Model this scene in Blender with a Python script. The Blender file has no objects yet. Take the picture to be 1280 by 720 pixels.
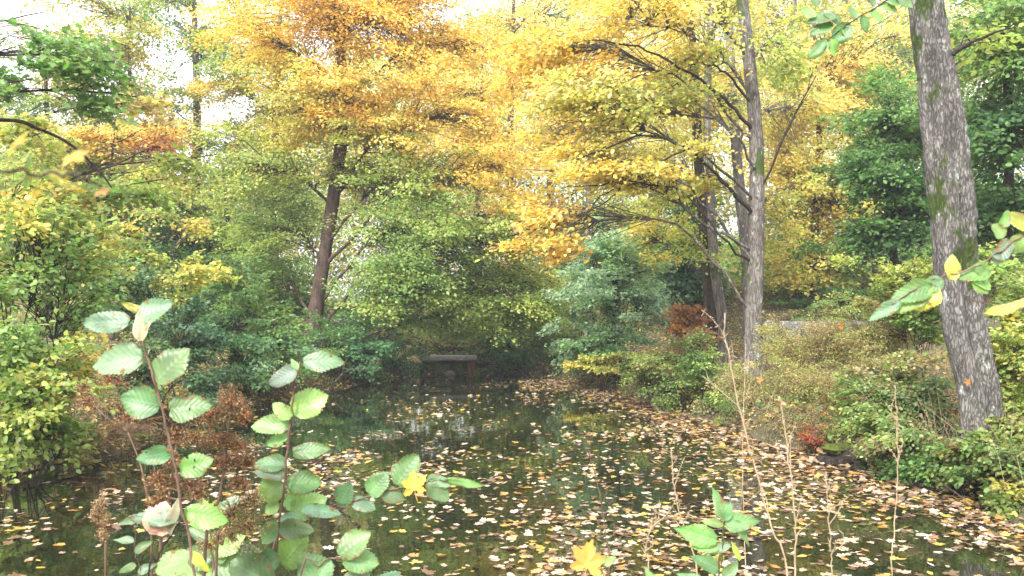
import bpy, math
import numpy as np
PI = math.pi
sc = bpy.context.scene
COL = sc.collection
R = math.radians
rng = np.random.default_rng(7)

# ------------------------------------------------------------------ camera
K = 1108.0; CAMZ = 2.0; PITCH = math.atan(30 / K)
cam_d = bpy.data.cameras.new('camera'); cam = bpy.data.objects.new('camera', cam_d); COL.objects.link(cam)
cam_d.sensor_width = 36; cam_d.lens = K / 1280 * 36
cam_d.clip_start = 0.05; cam_d.clip_end = 1000
cam_d.dof.use_dof = True; cam_d.dof.focus_distance = 9.0; cam_d.dof.aperture_fstop = 12.5
cam.location = (0, 0, CAMZ); cam.rotation_euler = (PI / 2 + PITCH, 0, 0)
sc.camera = cam
# ------------------------------------------------------------------ world, sun, exposure
SUN_EL, SUN_AZ = R(42), R(205)          # compass-like azimuth: direction the light comes from, 0 = +Y, clockwise
w = bpy.data.worlds.new('World'); sc.world = w; w.use_nodes = True
nt = w.node_tree; nt.nodes.clear()
sky = nt.nodes.new('ShaderNodeTexSky'); sky.sky_type = 'NISHITA'; sky.sun_disc = False
sky.sun_elevation = SUN_EL; sky.sun_rotation = SUN_AZ
sky.air_density = 1.0; sky.dust_density = 4.0; sky.ozone_density = 1.0
bg = nt.nodes.new('ShaderNodeBackground'); bg.inputs['Strength'].default_value = 0.15
wo = nt.nodes.new('ShaderNodeOutputWorld')
# thin high cloud: pale, drifting patches over the sky colour
tc = nt.nodes.new('ShaderNodeTexCoord'); cn = nt.nodes.new('ShaderNodeTexNoise'); cn.inputs['Scale'].default_value = 2.2; cn.inputs['Detail'].default_value = 6
cr_ = nt.nodes.new('ShaderNodeValToRGB'); cr_.color_ramp.elements[0].position = .25; cr_.color_ramp.elements[0].color = (.62, .62, .62, 1); cr_.color_ramp.elements[1].position = .6; cr_.color_ramp.elements[1].color = (1, 1, 1, 1)
cm = nt.nodes.new('ShaderNodeMix'); cm.data_type = 'RGBA'; cm.inputs[7].default_value = (5.6, 5.6, 6.0, 1)
nt.links.new(tc.outputs['Generated'], cn.inputs['Vector']); nt.links.new(cn.outputs[0], cr_.inputs[0]); nt.links.new(cr_.outputs[0], cm.inputs[0])
nt.links.new(sky.outputs[0], cm.inputs[6]); nt.links.new(cm.outputs[2], bg.inputs[0]); nt.links.new(bg.outputs[0], wo.inputs[0])
sun_d = bpy.data.lights.new('sun', 'SUN'); sun_d.energy = 2.7; sun_d.angle = R(14); sun_d.color = (1, 0.98, 0.95)
sun = bpy.data.objects.new('sun', sun_d); COL.objects.link(sun)
sun.rotation_euler = (PI / 2 - SUN_EL, 0, -SUN_AZ + PI)
sc.view_settings.view_transform = 'Standard'; sc.view_settings.look = 'None'
sc.view_settings.gamma = 1; sc.view_settings.use_curve_mapping = False
sc.view_settings.exposure = 1.88
cy = sc.cycles
cy.max_bounces = 6; cy.diffuse_bounces = 4; cy.glossy_bounces = 3; cy.transmission_bounces = 3
cy.transparent_max_bounces = 4; cy.volume_bounces = 0
cy.use_denoising = True
cy.sample_clamp_indirect = 6
cy.caustics_reflective = False; cy.caustics_refractive = False

# ------------------------------------------------------------------ helpers
def W(px, py, Y):
    dz = (360 - py) / K
    y = math.cos(PITCH) - dz * math.sin(PITCH); z = math.sin(PITCH) + dz * math.cos(PITCH)
    s = Y / y
    return np.array([(px - 640) / K * s, Y, CAMZ + z * s])
def pxm(n, Y): return n / K * Y
def nrm(v): return v / np.maximum(np.linalg.norm(v, axis=-1, keepdims=True), 1e-9)

def noise3(p, f=1.0, seed=0):
    r = np.random.default_rng(seed + 100)
    v = 0
    for i in range(5):
        d = r.normal(size=3); d /= np.linalg.norm(d); ph = r.uniform(0, 6.28)
        v = v + np.sin((p @ d) * f * r.uniform(0.7, 1.9) + ph)
    return v / 2.2

def new_mesh(name, V, F, mat, parent=None, cols=None, uv=None, smooth=False, sizes=None):
    """F: (n,k) array or list of arrays of equal-sided faces"""
    Fs = F if isinstance(F, list) else [F]
    Fs = [np.asarray(f, dtype=np.int32) for f in Fs if len(f)]
    me = bpy.data.meshes.new(name)
    V = np.asarray(V, dtype=np.float32)
    me.vertices.add(len(V)); me.vertices.foreach_set('co', V.ravel())
    nl = sum(f.size for f in Fs); nf = sum(len(f) for f in Fs)
    me.loops.add(nl); me.polygons.add(nf)
    li = np.concatenate([f.ravel() for f in Fs]); me.loops.foreach_set('vertex_index', li)
    tot = np.concatenate([np.full(len(f), f.shape[1], dtype=np.int32) for f in Fs])
    st = np.concatenate([[0], np.cumsum(tot)[:-1]]).astype(np.int32)
    me.polygons.foreach_set('loop_start', st)
    me.update(calc_edges=True)
    if smooth: me.polygons.foreach_set('use_smooth', np.ones(nf, dtype=bool))
    if cols is not None:
        a = me.color_attributes.new('col', 'FLOAT_COLOR', 'POINT')
        c4 = np.ones((len(V), 4), dtype=np.float32); c4[:, :3] = cols
        a.data.foreach_set('color', c4.ravel())
    if uv is not None:
        u = me.uv_layers.new(name='UVMap'); u.data.foreach_set('uv', np.asarray(uv, dtype=np.float32)[li].ravel())
    me.materials.append(mat)
    o = bpy.data.objects.new(name, me); COL.objects.link(o)
    if parent is not None:
        o.parent = parent
        o.matrix_parent_inverse = parent.matrix_world.inverted() if False else o.matrix_parent_inverse
        # vertices are given in world space: shift to the parent's origin
        off = np.array(parent.location, dtype=np.float32)
        me.vertices.foreach_set('co', (V - off).ravel()); me.update()
    return o
def thing(name, label, cat, loc, group=None):
    o = bpy.data.objects.new(name, None); COL.objects.link(o); o.location = tuple(float(v) for v in loc); o.empty_display_size = .1
    o['label'] = label; o['category'] = cat
    if group: o['group'] = group
    return o
def tag(o, label, cat, group=None, kind=None):
    o['label'] = label
    if cat: o['category'] = cat
    if group: o['group'] = group
    if kind: o['kind'] = kind
    return o

def tube(pts, rad, n=8, wob=0.0, seed=0, cap=True, ridge=0.0):
    pts = np.asarray(pts, float); m = len(pts); rad = np.asarray(rad, float) * np.ones(m)
    T = np.gradient(pts, axis=0); T = nrm(T)
    ref = np.array([0, 1.0, 0.02]) if abs(T[0][1]) < .9 else np.array([1.0, 0, 0])
    A = nrm(np.cross(T, ref)); B = np.cross(T, A)
    th = np.linspace(0, 2 * PI, n, endpoint=False)
    ring = np.cos(th)[None, :, None] * A[:, None, :] + np.sin(th)[None, :, None] * B[:, None, :]
    rr = rad[:, None] * np.ones((m, n))
    if wob:
        q = (pts[:, None, :] + ring * rad[:, None, None])
        rr = rr * (1 + wob * noise3(q.reshape(-1, 3), 7, seed).reshape(m, n) + wob * .6 * noise3(q.reshape(-1, 3), 22, seed + 3).reshape(m, n))
    if ridge:
        q = pts[:, None, :] + ring * rad[:, None, None]; qs = q * np.array([1, 1, .18])
        rr = rr * (1 - ridge * np.abs(noise3(qs.reshape(-1, 3), 45, seed + 5)).reshape(m, n) - ridge * .6 * np.abs(noise3((q * np.array([1, 1, .35])).reshape(-1, 3), 90, seed + 6)).reshape(m, n))
    V = (pts[:, None, :] + ring * rr[:, :, None]).reshape(-1, 3)
    i = np.arange(m - 1)[:, None] * n; j = np.arange(n)[None, :]; j2 = (j + 1) % n
    F = np.stack([i + j, i + j2, i + n + j2, i + n + j], -1).reshape(-1, 4)
    if cap:
        V = np.vstack([V, pts[-1:]]); c = len(V) - 1
        jj = np.arange(n); b = (m - 1) * n
        C = np.stack([b + jj, b + (jj + 1) % n, np.full(n, c)], -1)
    else: C = np.zeros((0, 3), int)
    return V, F, C
def merge(parts):
    V, Q, T, o = [], [], [], 0
    for v, q, t in parts:
        V.append(v); Q.append(np.asarray(q).reshape(-1, 4) + o); T.append(np.asarray(t).reshape(-1, 3) + o); o += len(v)
    return np.vstack(V), [np.vstack(Q), np.vstack(T)]
def segs(A, B, ra, rb):
    """many thin 3-sided twigs"""
    A = np.asarray(A, float); B = np.asarray(B, float); n = len(A)
    T = nrm(B - A); ref = np.where(np.abs(T[:, 2:3]) > .9, np.array([[1., 0, 0]]), np.array([[0, 0, 1.]]))
    X = nrm(np.cross(T, ref)); Yv = np.cross(T, X)
    V = np.zeros((n, 6, 3))
    for k in range(3):
        c, s = math.cos(k * 2.094), math.sin(k * 2.094)
        V[:, k] = A + (X * c + Yv * s) * np.asarray(ra).reshape(-1, 1)
        V[:, k + 3] = B + (X * c + Yv * s) * np.asarray(rb).reshape(-1, 1)
    b = np.arange(n)[:, None] * 6
    F = np.concatenate([b + np.array([[0, 1, 4, 3]]), b + np.array([[1, 2, 5, 4]]), b + np.array([[2, 0, 3, 5]])])
    return V.reshape(-1, 3), F, np.zeros((0, 3), int)
def smooth_path(pts, n=24):
    pts = np.asarray(pts, float); m = len(pts)
    if m == 2: return pts[0] + (pts[1] - pts[0]) * np.linspace(0, 1, n)[:, None]
    P = np.vstack([2 * pts[0] - pts[1], pts, 2 * pts[-1] - pts[-2]])
    out = []
    for t in np.linspace(0, m - 1 - 1e-6, n):
        i = int(t); f = t - i; a, b, c, d = P[i], P[i + 1], P[i + 2], P[i + 3]
        out.append(.5 * ((2 * b) + (c - a) * f + (2 * a - 5 * b + 4 * c - d) * f * f + (3 * b - a - 3 * c + d) * f ** 3))
    return np.array(out)

# leaf templates: (along, across, up) and faces
SHAPES = {
    'rhomb': (np.array([(0, 0, 0), (.45, .34, .07), (1, 0, -.04), (.45, -.34, .07)]), [np.array([(0, 2, 1), (0, 3, 2)])]),
    'oval': (np.array([(0, 0, 0), (.28, .33, .06), (.72, .27, .05), (1, 0, -.08), (.72, -.27, .05), (.28, -.33, .06)]),
             [np.array([(0, 3, 2, 1), (0, 5, 4, 3)])]),
    'narrow': (np.array([(0, 0, 0), (.4, .16, .04), (1, 0, -.1), (.4, -.16, .04)]), [np.array([(0, 2, 1), (0, 3, 2)])]),
}
_mp = [(0, .02), (-.10, .10), (-.12, .40), (.06, .30), (.16, .42), (.34, .62), (.40, .44), (.50, .46), (.46, .22), (.64, .25), (.74, .30), (.80, .12), (1, 0)]
_mv = [(x, y, .10 * abs(y)) for x, y in _mp] + [(x, -y, .10 * abs(y)) for x, y in _mp[-2::-1]]
_mv = [(.3, 0, -.02)] + _mv
SHAPES['maple'] = (np.array(_mv), [np.array([(0, i + 1, i) for i in range(1, len(_mv) - 1)] + [(0, 1, len(_mv) - 1)])])

PAL = {
    'G': (.12, .22, .06), 'YG': (.32, .38, .10), 'LG': (.21, .33, .10), 'Y': (.62, .50, .14), 'PY': (.64, .56, .24), 'O': (.68, .41, .10),
    'DG': (.04, .10, .035), 'BG': (.11, .22, .10), 'PB': (.30, .42, .26), 'R': (.30, .09, .045), 'B': (.24, .14, .07), 'T': (.42, .32, .17),
}
def pal(spec, n, r, mixd=0.0):
    """spec: string like 'O3 Y2'; n cluster colours"""
    names, wts = [], []
    for s in spec.split():
        k = s.rstrip('0123456789'); wts.append(float(s[len(k):] or 1)); names.append(PAL[k])
    wts = np.array(wts) / sum(wts)
    i = r.choice(len(names), n, p=wts)
    return np.array(names)[i] * (1 - mixd) + mixd * (np.array(names) * wts[:, None]).sum(0)

def leaves(name, P, N, D, S, C, mat, parent, shape='rhomb'):
    tv, tf = SHAPES[shape]; n = len(P); k = len(tv)
    D = nrm(D - N * np.sum(D * N, 1, keepdims=True)); B = np.cross(N, D)
    S = np.asarray(S).reshape(-1, 1, 1)
    V = P[:, None, :] + S * (tv[None, :, 0:1] * D[:, None] + tv[None, :, 1:2] * B[:, None] + tv[None, :, 2:3] * N[:, None])
    b = np.arange(n)[:, None, None] * k
    F = [(b + f[None]).reshape(-1, f.shape[1]) for f in tf]
    return new_mesh(name, V.reshape(-1, 3), F, mat, parent, cols=np.repeat(C, k, axis=0))

def spray_leaves(cs, out, L, per, size, ccol, r, droop=.25, jit=.45, flat=.08, colj=.22):
    """cs: spray centres (m,3); out: outward dir; returns P,N,D,S,C"""
    m = len(cs); n = m * per
    o = np.repeat(nrm(out), per, 0); c = np.repeat(cs, per, 0)
    up = np.array([[0, 0, 1.]]); lat = nrm(np.cross(o, up + 0 * o))
    sprn = nrm(up + r.normal(0, .25, (m, 3))); nn = np.repeat(sprn, per, 0)
    t = r.uniform(-1, 1, n)[:, None]; s = (r.uniform(-1, 1, n) * (0.75 - .3 * t[:, 0]))[:, None]
    Ls = np.repeat(L * r.uniform(.6, 1.3, m), per)[:, None]
    P = c + o * t * Ls + lat * s * Ls - up * (droop * (t + .5) ** 2 * Ls * .6) + r.normal(0, 1, (n, 3)) * flat * Ls
    P += (-np.sum((P - c) * (nn - up), 1, keepdims=True)) * up * .8
    D = nrm(o + lat * np.sign(s) * r.uniform(.3, 1.3, n)[:, None] - up * r.uniform(0, droop * 2.2, n)[:, None] + r.normal(0, .25, (n, 3)))
    N = nrm(nn + r.normal(0, jit, (n, 3)) + o * r.uniform(0, .5, n)[:, None])
    S = size * r.uniform(.6, 1.25, n)
    C = np.repeat(ccol, per, 0); pick = r.integers(0, m, n); far_ = r.uniform(0, 1, n) < .3; C[far_] = ccol[pick[far_]]
    C = C * (1 + r.normal(0, colj, n))[:, None] * (1 + r.normal(0, .08, (n, 3)))
    return P, N, D, S, np.clip(C, .01, .75)

def lobe_sprays(lobe, r, seed, mult=1.0):
    c, rad, spec, m = lobe; m = m * mult
    nc = max(2, int(m / 6)); d = nrm(r.normal(size=(nc, 3)))
    rr = r.uniform(0.05, 1, nc) ** (1 / 2.3) * (1 + .42 * noise3(d * 3, 1.5, seed))
    cc = c + d * rr[:, None] * rad
    keep = noise3(cc, 1.1, seed + 9) > -.85
    cc = cc[keep]; d = d[keep]; nc = len(cc)
    colr = pal(spec, nc, r, .4) * (1 + r.normal(0, .12, nc))[:, None]
    q = 6
    cs = np.repeat(cc, q, 0) + r.normal(0, .12, (nc * q, 3)) * rad * np.array([1, 1, .45])
    return cs, np.repeat(colr, q, 0) * (1 + r.normal(0, .1, nc * q))[:, None]

def foliage(parent, lobes, trunk, size, per, L, mat, shape='rhomb', seed=0, limbmat=None, limb_r=.05, droop=.25, jit=.45,
            cname='crown', bname='branch', twig=.006, rise=.5, colj=.22, oneb=False, mult=1.0):
    """limbs from the trunk path to each lobe, twigs to each spray, leaves on each spray"""
    r = np.random.default_rng(seed + 1000); acc = []; limbs = []
    trunk = np.asarray(trunk, float)
    for li, lb in enumerate(lobes):
        cs, cc = lobe_sprays(lb, r, seed * 31 + li, mult)
        if not len(cs): continue
        c = lb[0]; hd = np.linalg.norm(trunk[:, :2] - c[:2], axis=1)
        want = c[2] - rise * hd - .2
        k = int(np.argmin(np.abs(trunk[:, 2] - want) + .15 * hd)); a = trunk[k]
        mid = (a + c) / 2 + np.array([0, 0, .12 * np.linalg.norm(c - a)]) + r.normal(0, .06, 3) * np.linalg.norm(c - a)
        path = smooth_path([a, mid, c + (c - mid) * .35], 12); path[1:] += r.normal(0, .02, (11, 3)) * np.linalg.norm(c - a) * .5
        lr = limb_r * r.uniform(.7, 1.2)
        parts = [tube(path, np.linspace(lr, lr * .25, 12), 6)]
        t = np.argmin(np.linalg.norm(path[None] - cs[:, None], axis=2), 1) - r.integers(1, 4, len(cs)); t = np.clip(t, 3, 11); base = path[t]
        dist = np.linalg.norm(base[:, None] - cs[:, None], axis=2)[:, 0]
        midp = (base + cs) / 2 + np.stack([0 * dist, 0 * dist, .10 * dist], 1) + r.normal(0, .07, (len(cs), 3)) * dist[:, None]
        parts.append(segs(base, midp, twig * 1.8, twig * 1.2)); parts.append(segs(midp, cs, twig * 1.2, twig * .6))
        limbs.append(merge(parts))
        out = cs - trunk[k] ; out[:, 2] *= .2
        out = nrm(out) + nrm(cs - base) * .7 + r.normal(0, .3, cs.shape); out[:, 2] -= droop * .6
        acc.append(spray_leaves(cs, out, L, per, size, cc, r, droop, jit, colj=colj))
    P, N, D, S, C = [np.concatenate(x) for x in zip(*acc)]
    cr = leaves(cname, P, N, D, S, C, mat, parent, shape)
    if limbmat is not None:
        if oneb:
            o = 0; Vs = []; Q = []; T = []
            for v, (q, t) in limbs: Vs.append(v); Q.append(q + o); T.append(t + o); o += len(v)
            new_mesh(bname, np.vstack(Vs), [np.vstack(Q), np.vstack(T)], limbmat, parent)
        else:
            for v, f in limbs: new_mesh(bname, v, f, limbmat, parent)
    return cr
def lobe(px, py, Y, rx, ry, rd, spec, m):
    return (W(px, py, Y), np.array([pxm(rx, Y), rd, pxm(ry, Y)]), spec, m)

# ------------------------------------------------------------------ materials
def mk(name):
    m = bpy.data.materials.new(name); m.use_nodes = True; m.node_tree.nodes.clear()
    return m, m.node_tree.nodes, m.node_tree.links
def leaf_mat(name, trans=.42, gloss=.35, rough=.45, veins=False, boost=1.0, blotch=0.0):
    m, n, l = mk(name)
    a = n.new('ShaderNodeAttribute'); a.attribute_name = 'col'
    colout = a.outputs['Color']; nor = None
    if veins:
        uv = n.new('ShaderNodeUVMap'); sp = n.new('ShaderNodeSeparateXYZ'); l.new(uv.outputs[0], sp.inputs[0])
        def M(op, x, y=None, z=None):
            q = n.new('ShaderNodeMath'); q.operation = op
            for i, v in enumerate([x, y, z]):
                if v is None: continue
                if isinstance(v, (int, float)): q.inputs[i].default_value = v
                else: l.new(v, q.inputs[i])
            return q.outputs[0]
        au = M('ABSOLUTE', M('SUBTRACT', sp.outputs[0], .5))
        mid = M('LESS_THAN', au, .022)
        ph = M('FRACT', M('MULTIPLY', M('SUBTRACT', sp.outputs[1], M('MULTIPLY', au, .55)), 8.0))
        lat = M('LESS_THAN', M('ABSOLUTE', M('SUBTRACT', ph, .5)), .055)
        soft = M('ABSOLUTE', M('SUBTRACT', ph, .5))
        v = M('MAXIMUM', mid, lat)
        mx = n.new('ShaderNodeMix'); mx.data_type = 'RGBA'; mx.blend_type = 'MIX'
        l.new(M('MULTIPLY', v, .3), mx.inputs[0]); l.new(colout, mx.inputs[6])
        br = n.new('ShaderNodeHueSaturation'); br.inputs['Value'].default_value = 1.7; br.inputs['Saturation'].default_value = .8; l.new(colout, br.inputs['Color'])
        l.new(br.outputs[0], mx.inputs[7]); colout = mx.outputs[2]
        bp = n.new('ShaderNodeBump'); bp.inputs['Strength'].default_value = .35; bp.inputs['Distance'].default_value = .002
        l.new(M('ADD', soft, M('MULTIPLY', M('MINIMUM', au, .06), 4)), bp.inputs['Height']); nor = bp.outputs[0]
    if blotch:
        tc = n.new('ShaderNodeTexCoord'); nz = n.new('ShaderNodeTexNoise'); nz.inputs['Scale'].default_value = blotch; nz.inputs['Detail'].default_value = 4
        l.new(tc.outputs['Object'], nz.inputs['Vector'])
        rp = n.new('ShaderNodeValToRGB'); rp.color_ramp.elements[0].position = .35; rp.color_ramp.elements[0].color = (.62, .6, .55, 1)
        rp.color_ramp.elements[1].position = .65; rp.color_ramp.elements[1].color = (1.15, 1.12, 1.0, 1)
        l.new(nz.outputs[0], rp.inputs[0])
        mu = n.new('ShaderNodeMix'); mu.data_type = 'RGBA'; mu.blend_type = 'MULTIPLY'; mu.inputs[0].default_value = .8
        l.new(colout, mu.inputs[6]); l.new(rp.outputs[0], mu.inputs[7]); colout = mu.outputs[2]
    if veins:
        tc2 = n.new('ShaderNodeTexCoord'); nz2 = n.new('ShaderNodeTexNoise'); nz2.inputs['Scale'].default_value = 85; nz2.inputs['Detail'].default_value = 5; l.new(tc2.outputs['Object'], nz2.inputs['Vector'])
        edge = M('MULTIPLY', M('MULTIPLY', au, au), .55)
        rs = n.new('ShaderNodeValToRGB'); rs.color_ramp.elements[0].position = .66; rs.color_ramp.elements[1].position = .72; l.new(M('ADD', nz2.outputs[0], edge), rs.inputs[0])
        mb = n.new('ShaderNodeMix'); mb.data_type = 'RGBA'; l.new(rs.outputs[0], mb.inputs[0]); l.new(colout, mb.inputs[6]); mb.inputs[7].default_value = (.20, .12, .04, 1); colout = mb.outputs[2]
    p = n.new('ShaderNodeBsdfPrincipled'); p.inputs['Roughness'].default_value = rough; p.inputs['Specular IOR Level'].default_value = gloss
    l.new(colout, p.inputs['Base Color'])
    tr = n.new('ShaderNodeBsdfTranslucent')
    hs = n.new('ShaderNodeHueSaturation'); hs.inputs['Value'].default_value = 1.5 * boost; hs.inputs['Saturation'].default_value = 1.1
    l.new(colout, hs.inputs['Color']); l.new(hs.outputs[0], tr.inputs[0])
    if nor is not None: l.new(nor, p.inputs['Normal'])
    mix = n.new('ShaderNodeMixShader'); mix.inputs[0].default_value = trans
    l.new(p.outputs[0], mix.inputs[1]); l.new(tr.outputs[0], mix.inputs[2])
    o = n.new('ShaderNodeOutputMaterial'); l.new(mix.outputs[0], o.inputs[0])
    return m
LEAF = leaf_mat('leaf', trans=.48)
LEAF_GLOSSY = leaf_mat('leaf_glossy', trans=.3, gloss=.6, rough=.35)
BIGLEAF = leaf_mat('big_leaf', trans=.36, gloss=.5, rough=.42, veins=True, blotch=30)
DRYLEAF = leaf_mat('dry_leaf', trans=.3, gloss=.3, rough=.5, blotch=25)
FLOATLEAF = leaf_mat('floating_leaf', trans=.1, gloss=.55, rough=.35, blotch=18)

def bark_mat(name, c1, c2, moss=0.0, scale=6, mosscol=(.05, .075, .015, 1), lichen=0.0, stretch=.25, bump=.6, crack=.85):
    m, n, l = mk(name)
    tc = n.new('ShaderNodeTexCoord'); mp = n.new('ShaderNodeMapping'); mp.inputs['Scale'].default_value = (1, 1, stretch); l.new(tc.outputs['Object'], mp.inputs[0])
    nz = n.new('ShaderNodeTexNoise'); nz.inputs['Scale'].default_value = scale; nz.inputs['Detail'].default_value = 9; nz.inputs['Roughness'].default_value = .7; l.new(mp.outputs[0], nz.inputs['Vector'])
    vo = n.new('ShaderNodeTexVoronoi'); vo.feature = 'DISTANCE_TO_EDGE'; vo.inputs['Scale'].default_value = scale * 4
    mp2 = n.new('ShaderNodeMapping'); mp2.inputs['Scale'].default_value = (1, 1, stretch * .8); l.new(tc.outputs['Object'], mp2.inputs[0])
    ad = n.new('ShaderNodeMix'); ad.data_type = 'RGBA'; ad.blend_type = 'ADD'; ad.inputs[0].default_value = .12; l.new(mp2.outputs[0], ad.inputs[6]); l.new(nz.outputs['Color'], ad.inputs[7]); l.new(ad.outputs[2], vo.inputs['Vector'])
    rp = n.new('ShaderNodeValToRGB'); e = rp.color_ramp.elements; e[0].position = .36; e[0].color = (*c1, 1); e[1].position = .62; e[1].color = (*c2, 1)
    l.new(nz.outputs[0], rp.inputs[0]); colo = rp.outputs[0]
    cr = n.new('ShaderNodeValToRGB'); cr.color_ramp.elements[0].color = (.35, .33, .3, 1); cr.color_ramp.elements[1].position = .16; cr.color_ramp.elements[1].color = (1, 1, 1, 1)
    l.new(vo.outputs['Distance'], cr.inputs[0])
    mu = n.new('ShaderNodeMix'); mu.data_type = 'RGBA'; mu.blend_type = 'MULTIPLY'; mu.inputs[0].default_value = crack; l.new(colo, mu.inputs[6]); l.new(cr.outputs[0], mu.inputs[7]); colo = mu.outputs[2]
    def patch(colo, col, amt, s, seed):
        z = n.new('ShaderNodeTexNoise'); z.inputs['Scale'].default_value = s; z.inputs['Detail'].default_value = 7; z.inputs['Roughness'].default_value = .65
        m3 = n.new('ShaderNodeMapping'); m3.inputs['Location'].default_value = (seed, seed * 2, 0); m3.inputs['Scale'].default_value = (1, 1, .6); l.new(tc.outputs['Object'], m3.inputs[0]); l.new(m3.outputs[0], z.inputs['Vector'])
        q = n.new('ShaderNodeValToRGB'); q.color_ramp.elements[0].position = .62 - amt * .3; q.color_ramp.elements[1].position = .68 - amt * .3; l.new(z.outputs[0], q.inputs[0])
        x = n.new('ShaderNodeMix'); x.data_type = 'RGBA'; l.new(q.outputs[0], x.inputs[0]); l.new(colo, x.inputs[6]); x.inputs[7].default_value = col
        return x.outputs[2]
    if lichen: colo = patch(colo, (.40, .41, .37, 1), lichen, 7, 3)
    if moss: colo = patch(colo, mosscol, moss, 2.3, 8)
    p = n.new('ShaderNodeBsdfPrincipled'); p.inputs['Roughness'].default_value = .85; p.inputs['Specular IOR Level'].default_value = .2
    l.new(colo, p.inputs['Base Color'])
    mm = n.new('ShaderNodeMath'); mm.operation = 'ADD'; l.new(nz.outputs[0], mm.inputs[0]); l.new(cr.outputs[0], mm.inputs[1])
    bp = n.new('ShaderNodeBump'); bp.inputs['Strength'].default_value = bump; bp.inputs['Distance'].default_value = .03; l.new(mm.outputs[0], bp.inputs['Height']); l.new(bp.outputs[0], p.inputs['Normal'])
    o = n.new('ShaderNodeOutputMaterial'); l.new(p.outputs[0], o.inputs[0])
    return m
BARK_BIG = bark_mat('bark_grey_cracked', (.10, .092, .080), (.225, .213, .19), moss=.3, scale=9, lichen=.03, stretch=.3, bump=.8, crack=.65)
BARK_GREY = bark_mat('bark_grey', (.09, .08, .07), (.23, .205, .18), moss=.22, scale=6, lichen=.08)
BARK_BROWN = bark_mat('bark_brown', (.05, .033, .024), (.15, .10, .075), moss=.15, scale=6)
BARK_DARK = bark_mat('bark_dark', (.03, .024, .02), (.09, .07, .055), moss=.12, scale=7)
BARK_TWIG = bark_mat('bark_twig', (.10, .06, .04), (.24, .16, .11), scale=60, bump=.2)
DRYSTEM = bark_mat('dry_stem', (.30, .21, .12), (.55, .43, .28), scale=80, bump=.1)
ROTTEN = bark_mat('rotten_wood', (.03, .022, .018), (.12, .09, .07), moss=.5, scale=8, mosscol=(.09, .13, .02, 1))
HOLLOW = bark_mat('wet_black_wood', (.012, .01, .008), (.05, .038, .03), moss=.25, scale=8)
RUSTY = bark_mat('rusty_wood', (.10, .045, .025), (.28, .13, .07), scale=9, moss=.1)
STONE = bark_mat('pale_stone', (.22, .20, .18), (.42, .39, .36), moss=.15, scale=5, stretch=1)
PLANK = bark_mat('grey_plank', (.38, .34, .33), (.58, .53, .51), scale=7, stretch=1, moss=.1)
MOSS = bark_mat('moss', (.05, .075, .012), (.16, .19, .03), scale=30, stretch=1)

def ground_mat():
    m, n, l = mk('forest_floor')
    tc = n.new('ShaderNodeTexCoord')
    z = n.new('ShaderNodeTexNoise'); z.inputs['Scale'].default_value = .9; z.inputs['Detail'].default_value = 10; z.inputs['Roughness'].default_value = .7; l.new(tc.outputs['Object'], z.inputs['Vector'])
    rp = n.new('ShaderNodeValToRGB'); e = rp.color_ramp.elements; e[0].position = .3; e[0].color = (.03, .022, .014, 1); e[1].position = .7; e[1].color = (.10, .07, .035, 1)
    e2 = rp.color_ramp.elements.new(.5); e2.color = (.05, .05, .02, 1); l.new(z.outputs[0], rp.inputs[0])
    v = n.new('ShaderNodeTexVoronoi'); v.inputs['Scale'].default_value = 26; v.inputs['Randomness'].default_value = 1; l.new(tc.outputs['Object'], v.inputs['Vector'])
    r2 = n.new('ShaderNodeValToRGB'); r2.color_ramp.interpolation = 'CONSTANT'; e = r2.color_ramp.elements
    e[0].color = (.06, .04, .022, 1); e[1].position = .3; e[1].color = (.13, .085, .04, 1); x = e.new(.55); x.color = (.05, .055, .02, 1); x = e.new(.75); x.color = (.16, .11, .06, 1)
    sp = n.new('ShaderNodeSeparateColor'); l.new(v.outputs['Color'], sp.inputs[0]); l.new(sp.outputs[0], r2.inputs[0])
    mx = n.new('ShaderNodeMix'); mx.data_type = 'RGBA'; l.new(sp.outputs[1], mx.inputs[0]); l.new(rp.outputs[0], mx.inputs[6]); l.new(r2.outputs[0], mx.inputs[7])
    p = n.new('ShaderNodeBsdfPrincipled'); p.inputs['Roughness'].default_value = .9; l.new(mx.outputs[2], p.inputs['Base Color'])
    bp = n.new('ShaderNodeBump'); bp.inputs['Strength'].default_value = .7; bp.inputs['Distance'].default_value = .04; l.new(v.outputs['Distance'], bp.inputs['Height']); l.new(bp.outputs[0], p.inputs['Normal'])
    o = n.new('ShaderNodeOutputMaterial'); l.new(p.outputs[0], o.inputs[0]); return m
def water_mat():
    m, n, l = mk('pond_water')
    tc = n.new('ShaderNodeTexCoord'); mp = n.new('ShaderNodeMapping'); mp.inputs['Scale'].default_value = (1, .8, 1); l.new(tc.outputs['Object'], mp.inputs[0])
    z = n.new('ShaderNodeTexNoise'); z.inputs['Scale'].default_value = 2.2; z.inputs['Detail'].default_value = 3; l.new(mp.outputs[0], z.inputs['Vector'])
    p = n.new('ShaderNodeBsdfPrincipled'); p.inputs['Base Color'].default_value = (.012, .014, .006, 1); p.inputs['Roughness'].default_value = .02; p.inputs['Specular IOR Level'].default_value = .7; p.inputs['IOR'].default_value = 1.45
    bp = n.new('ShaderNodeBump'); bp.inputs['Strength'].default_value = .06; bp.inputs['Distance'].default_value = .05; l.new(z.outputs[0], bp.inputs['Height']); l.new(bp.outputs[0], p.inputs['Normal'])
    o = n.new('ShaderNodeOutputMaterial'); l.new(p.outputs[0], o.inputs[0]); return m
GROUND, WATER = ground_mat(), water_mat()

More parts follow.
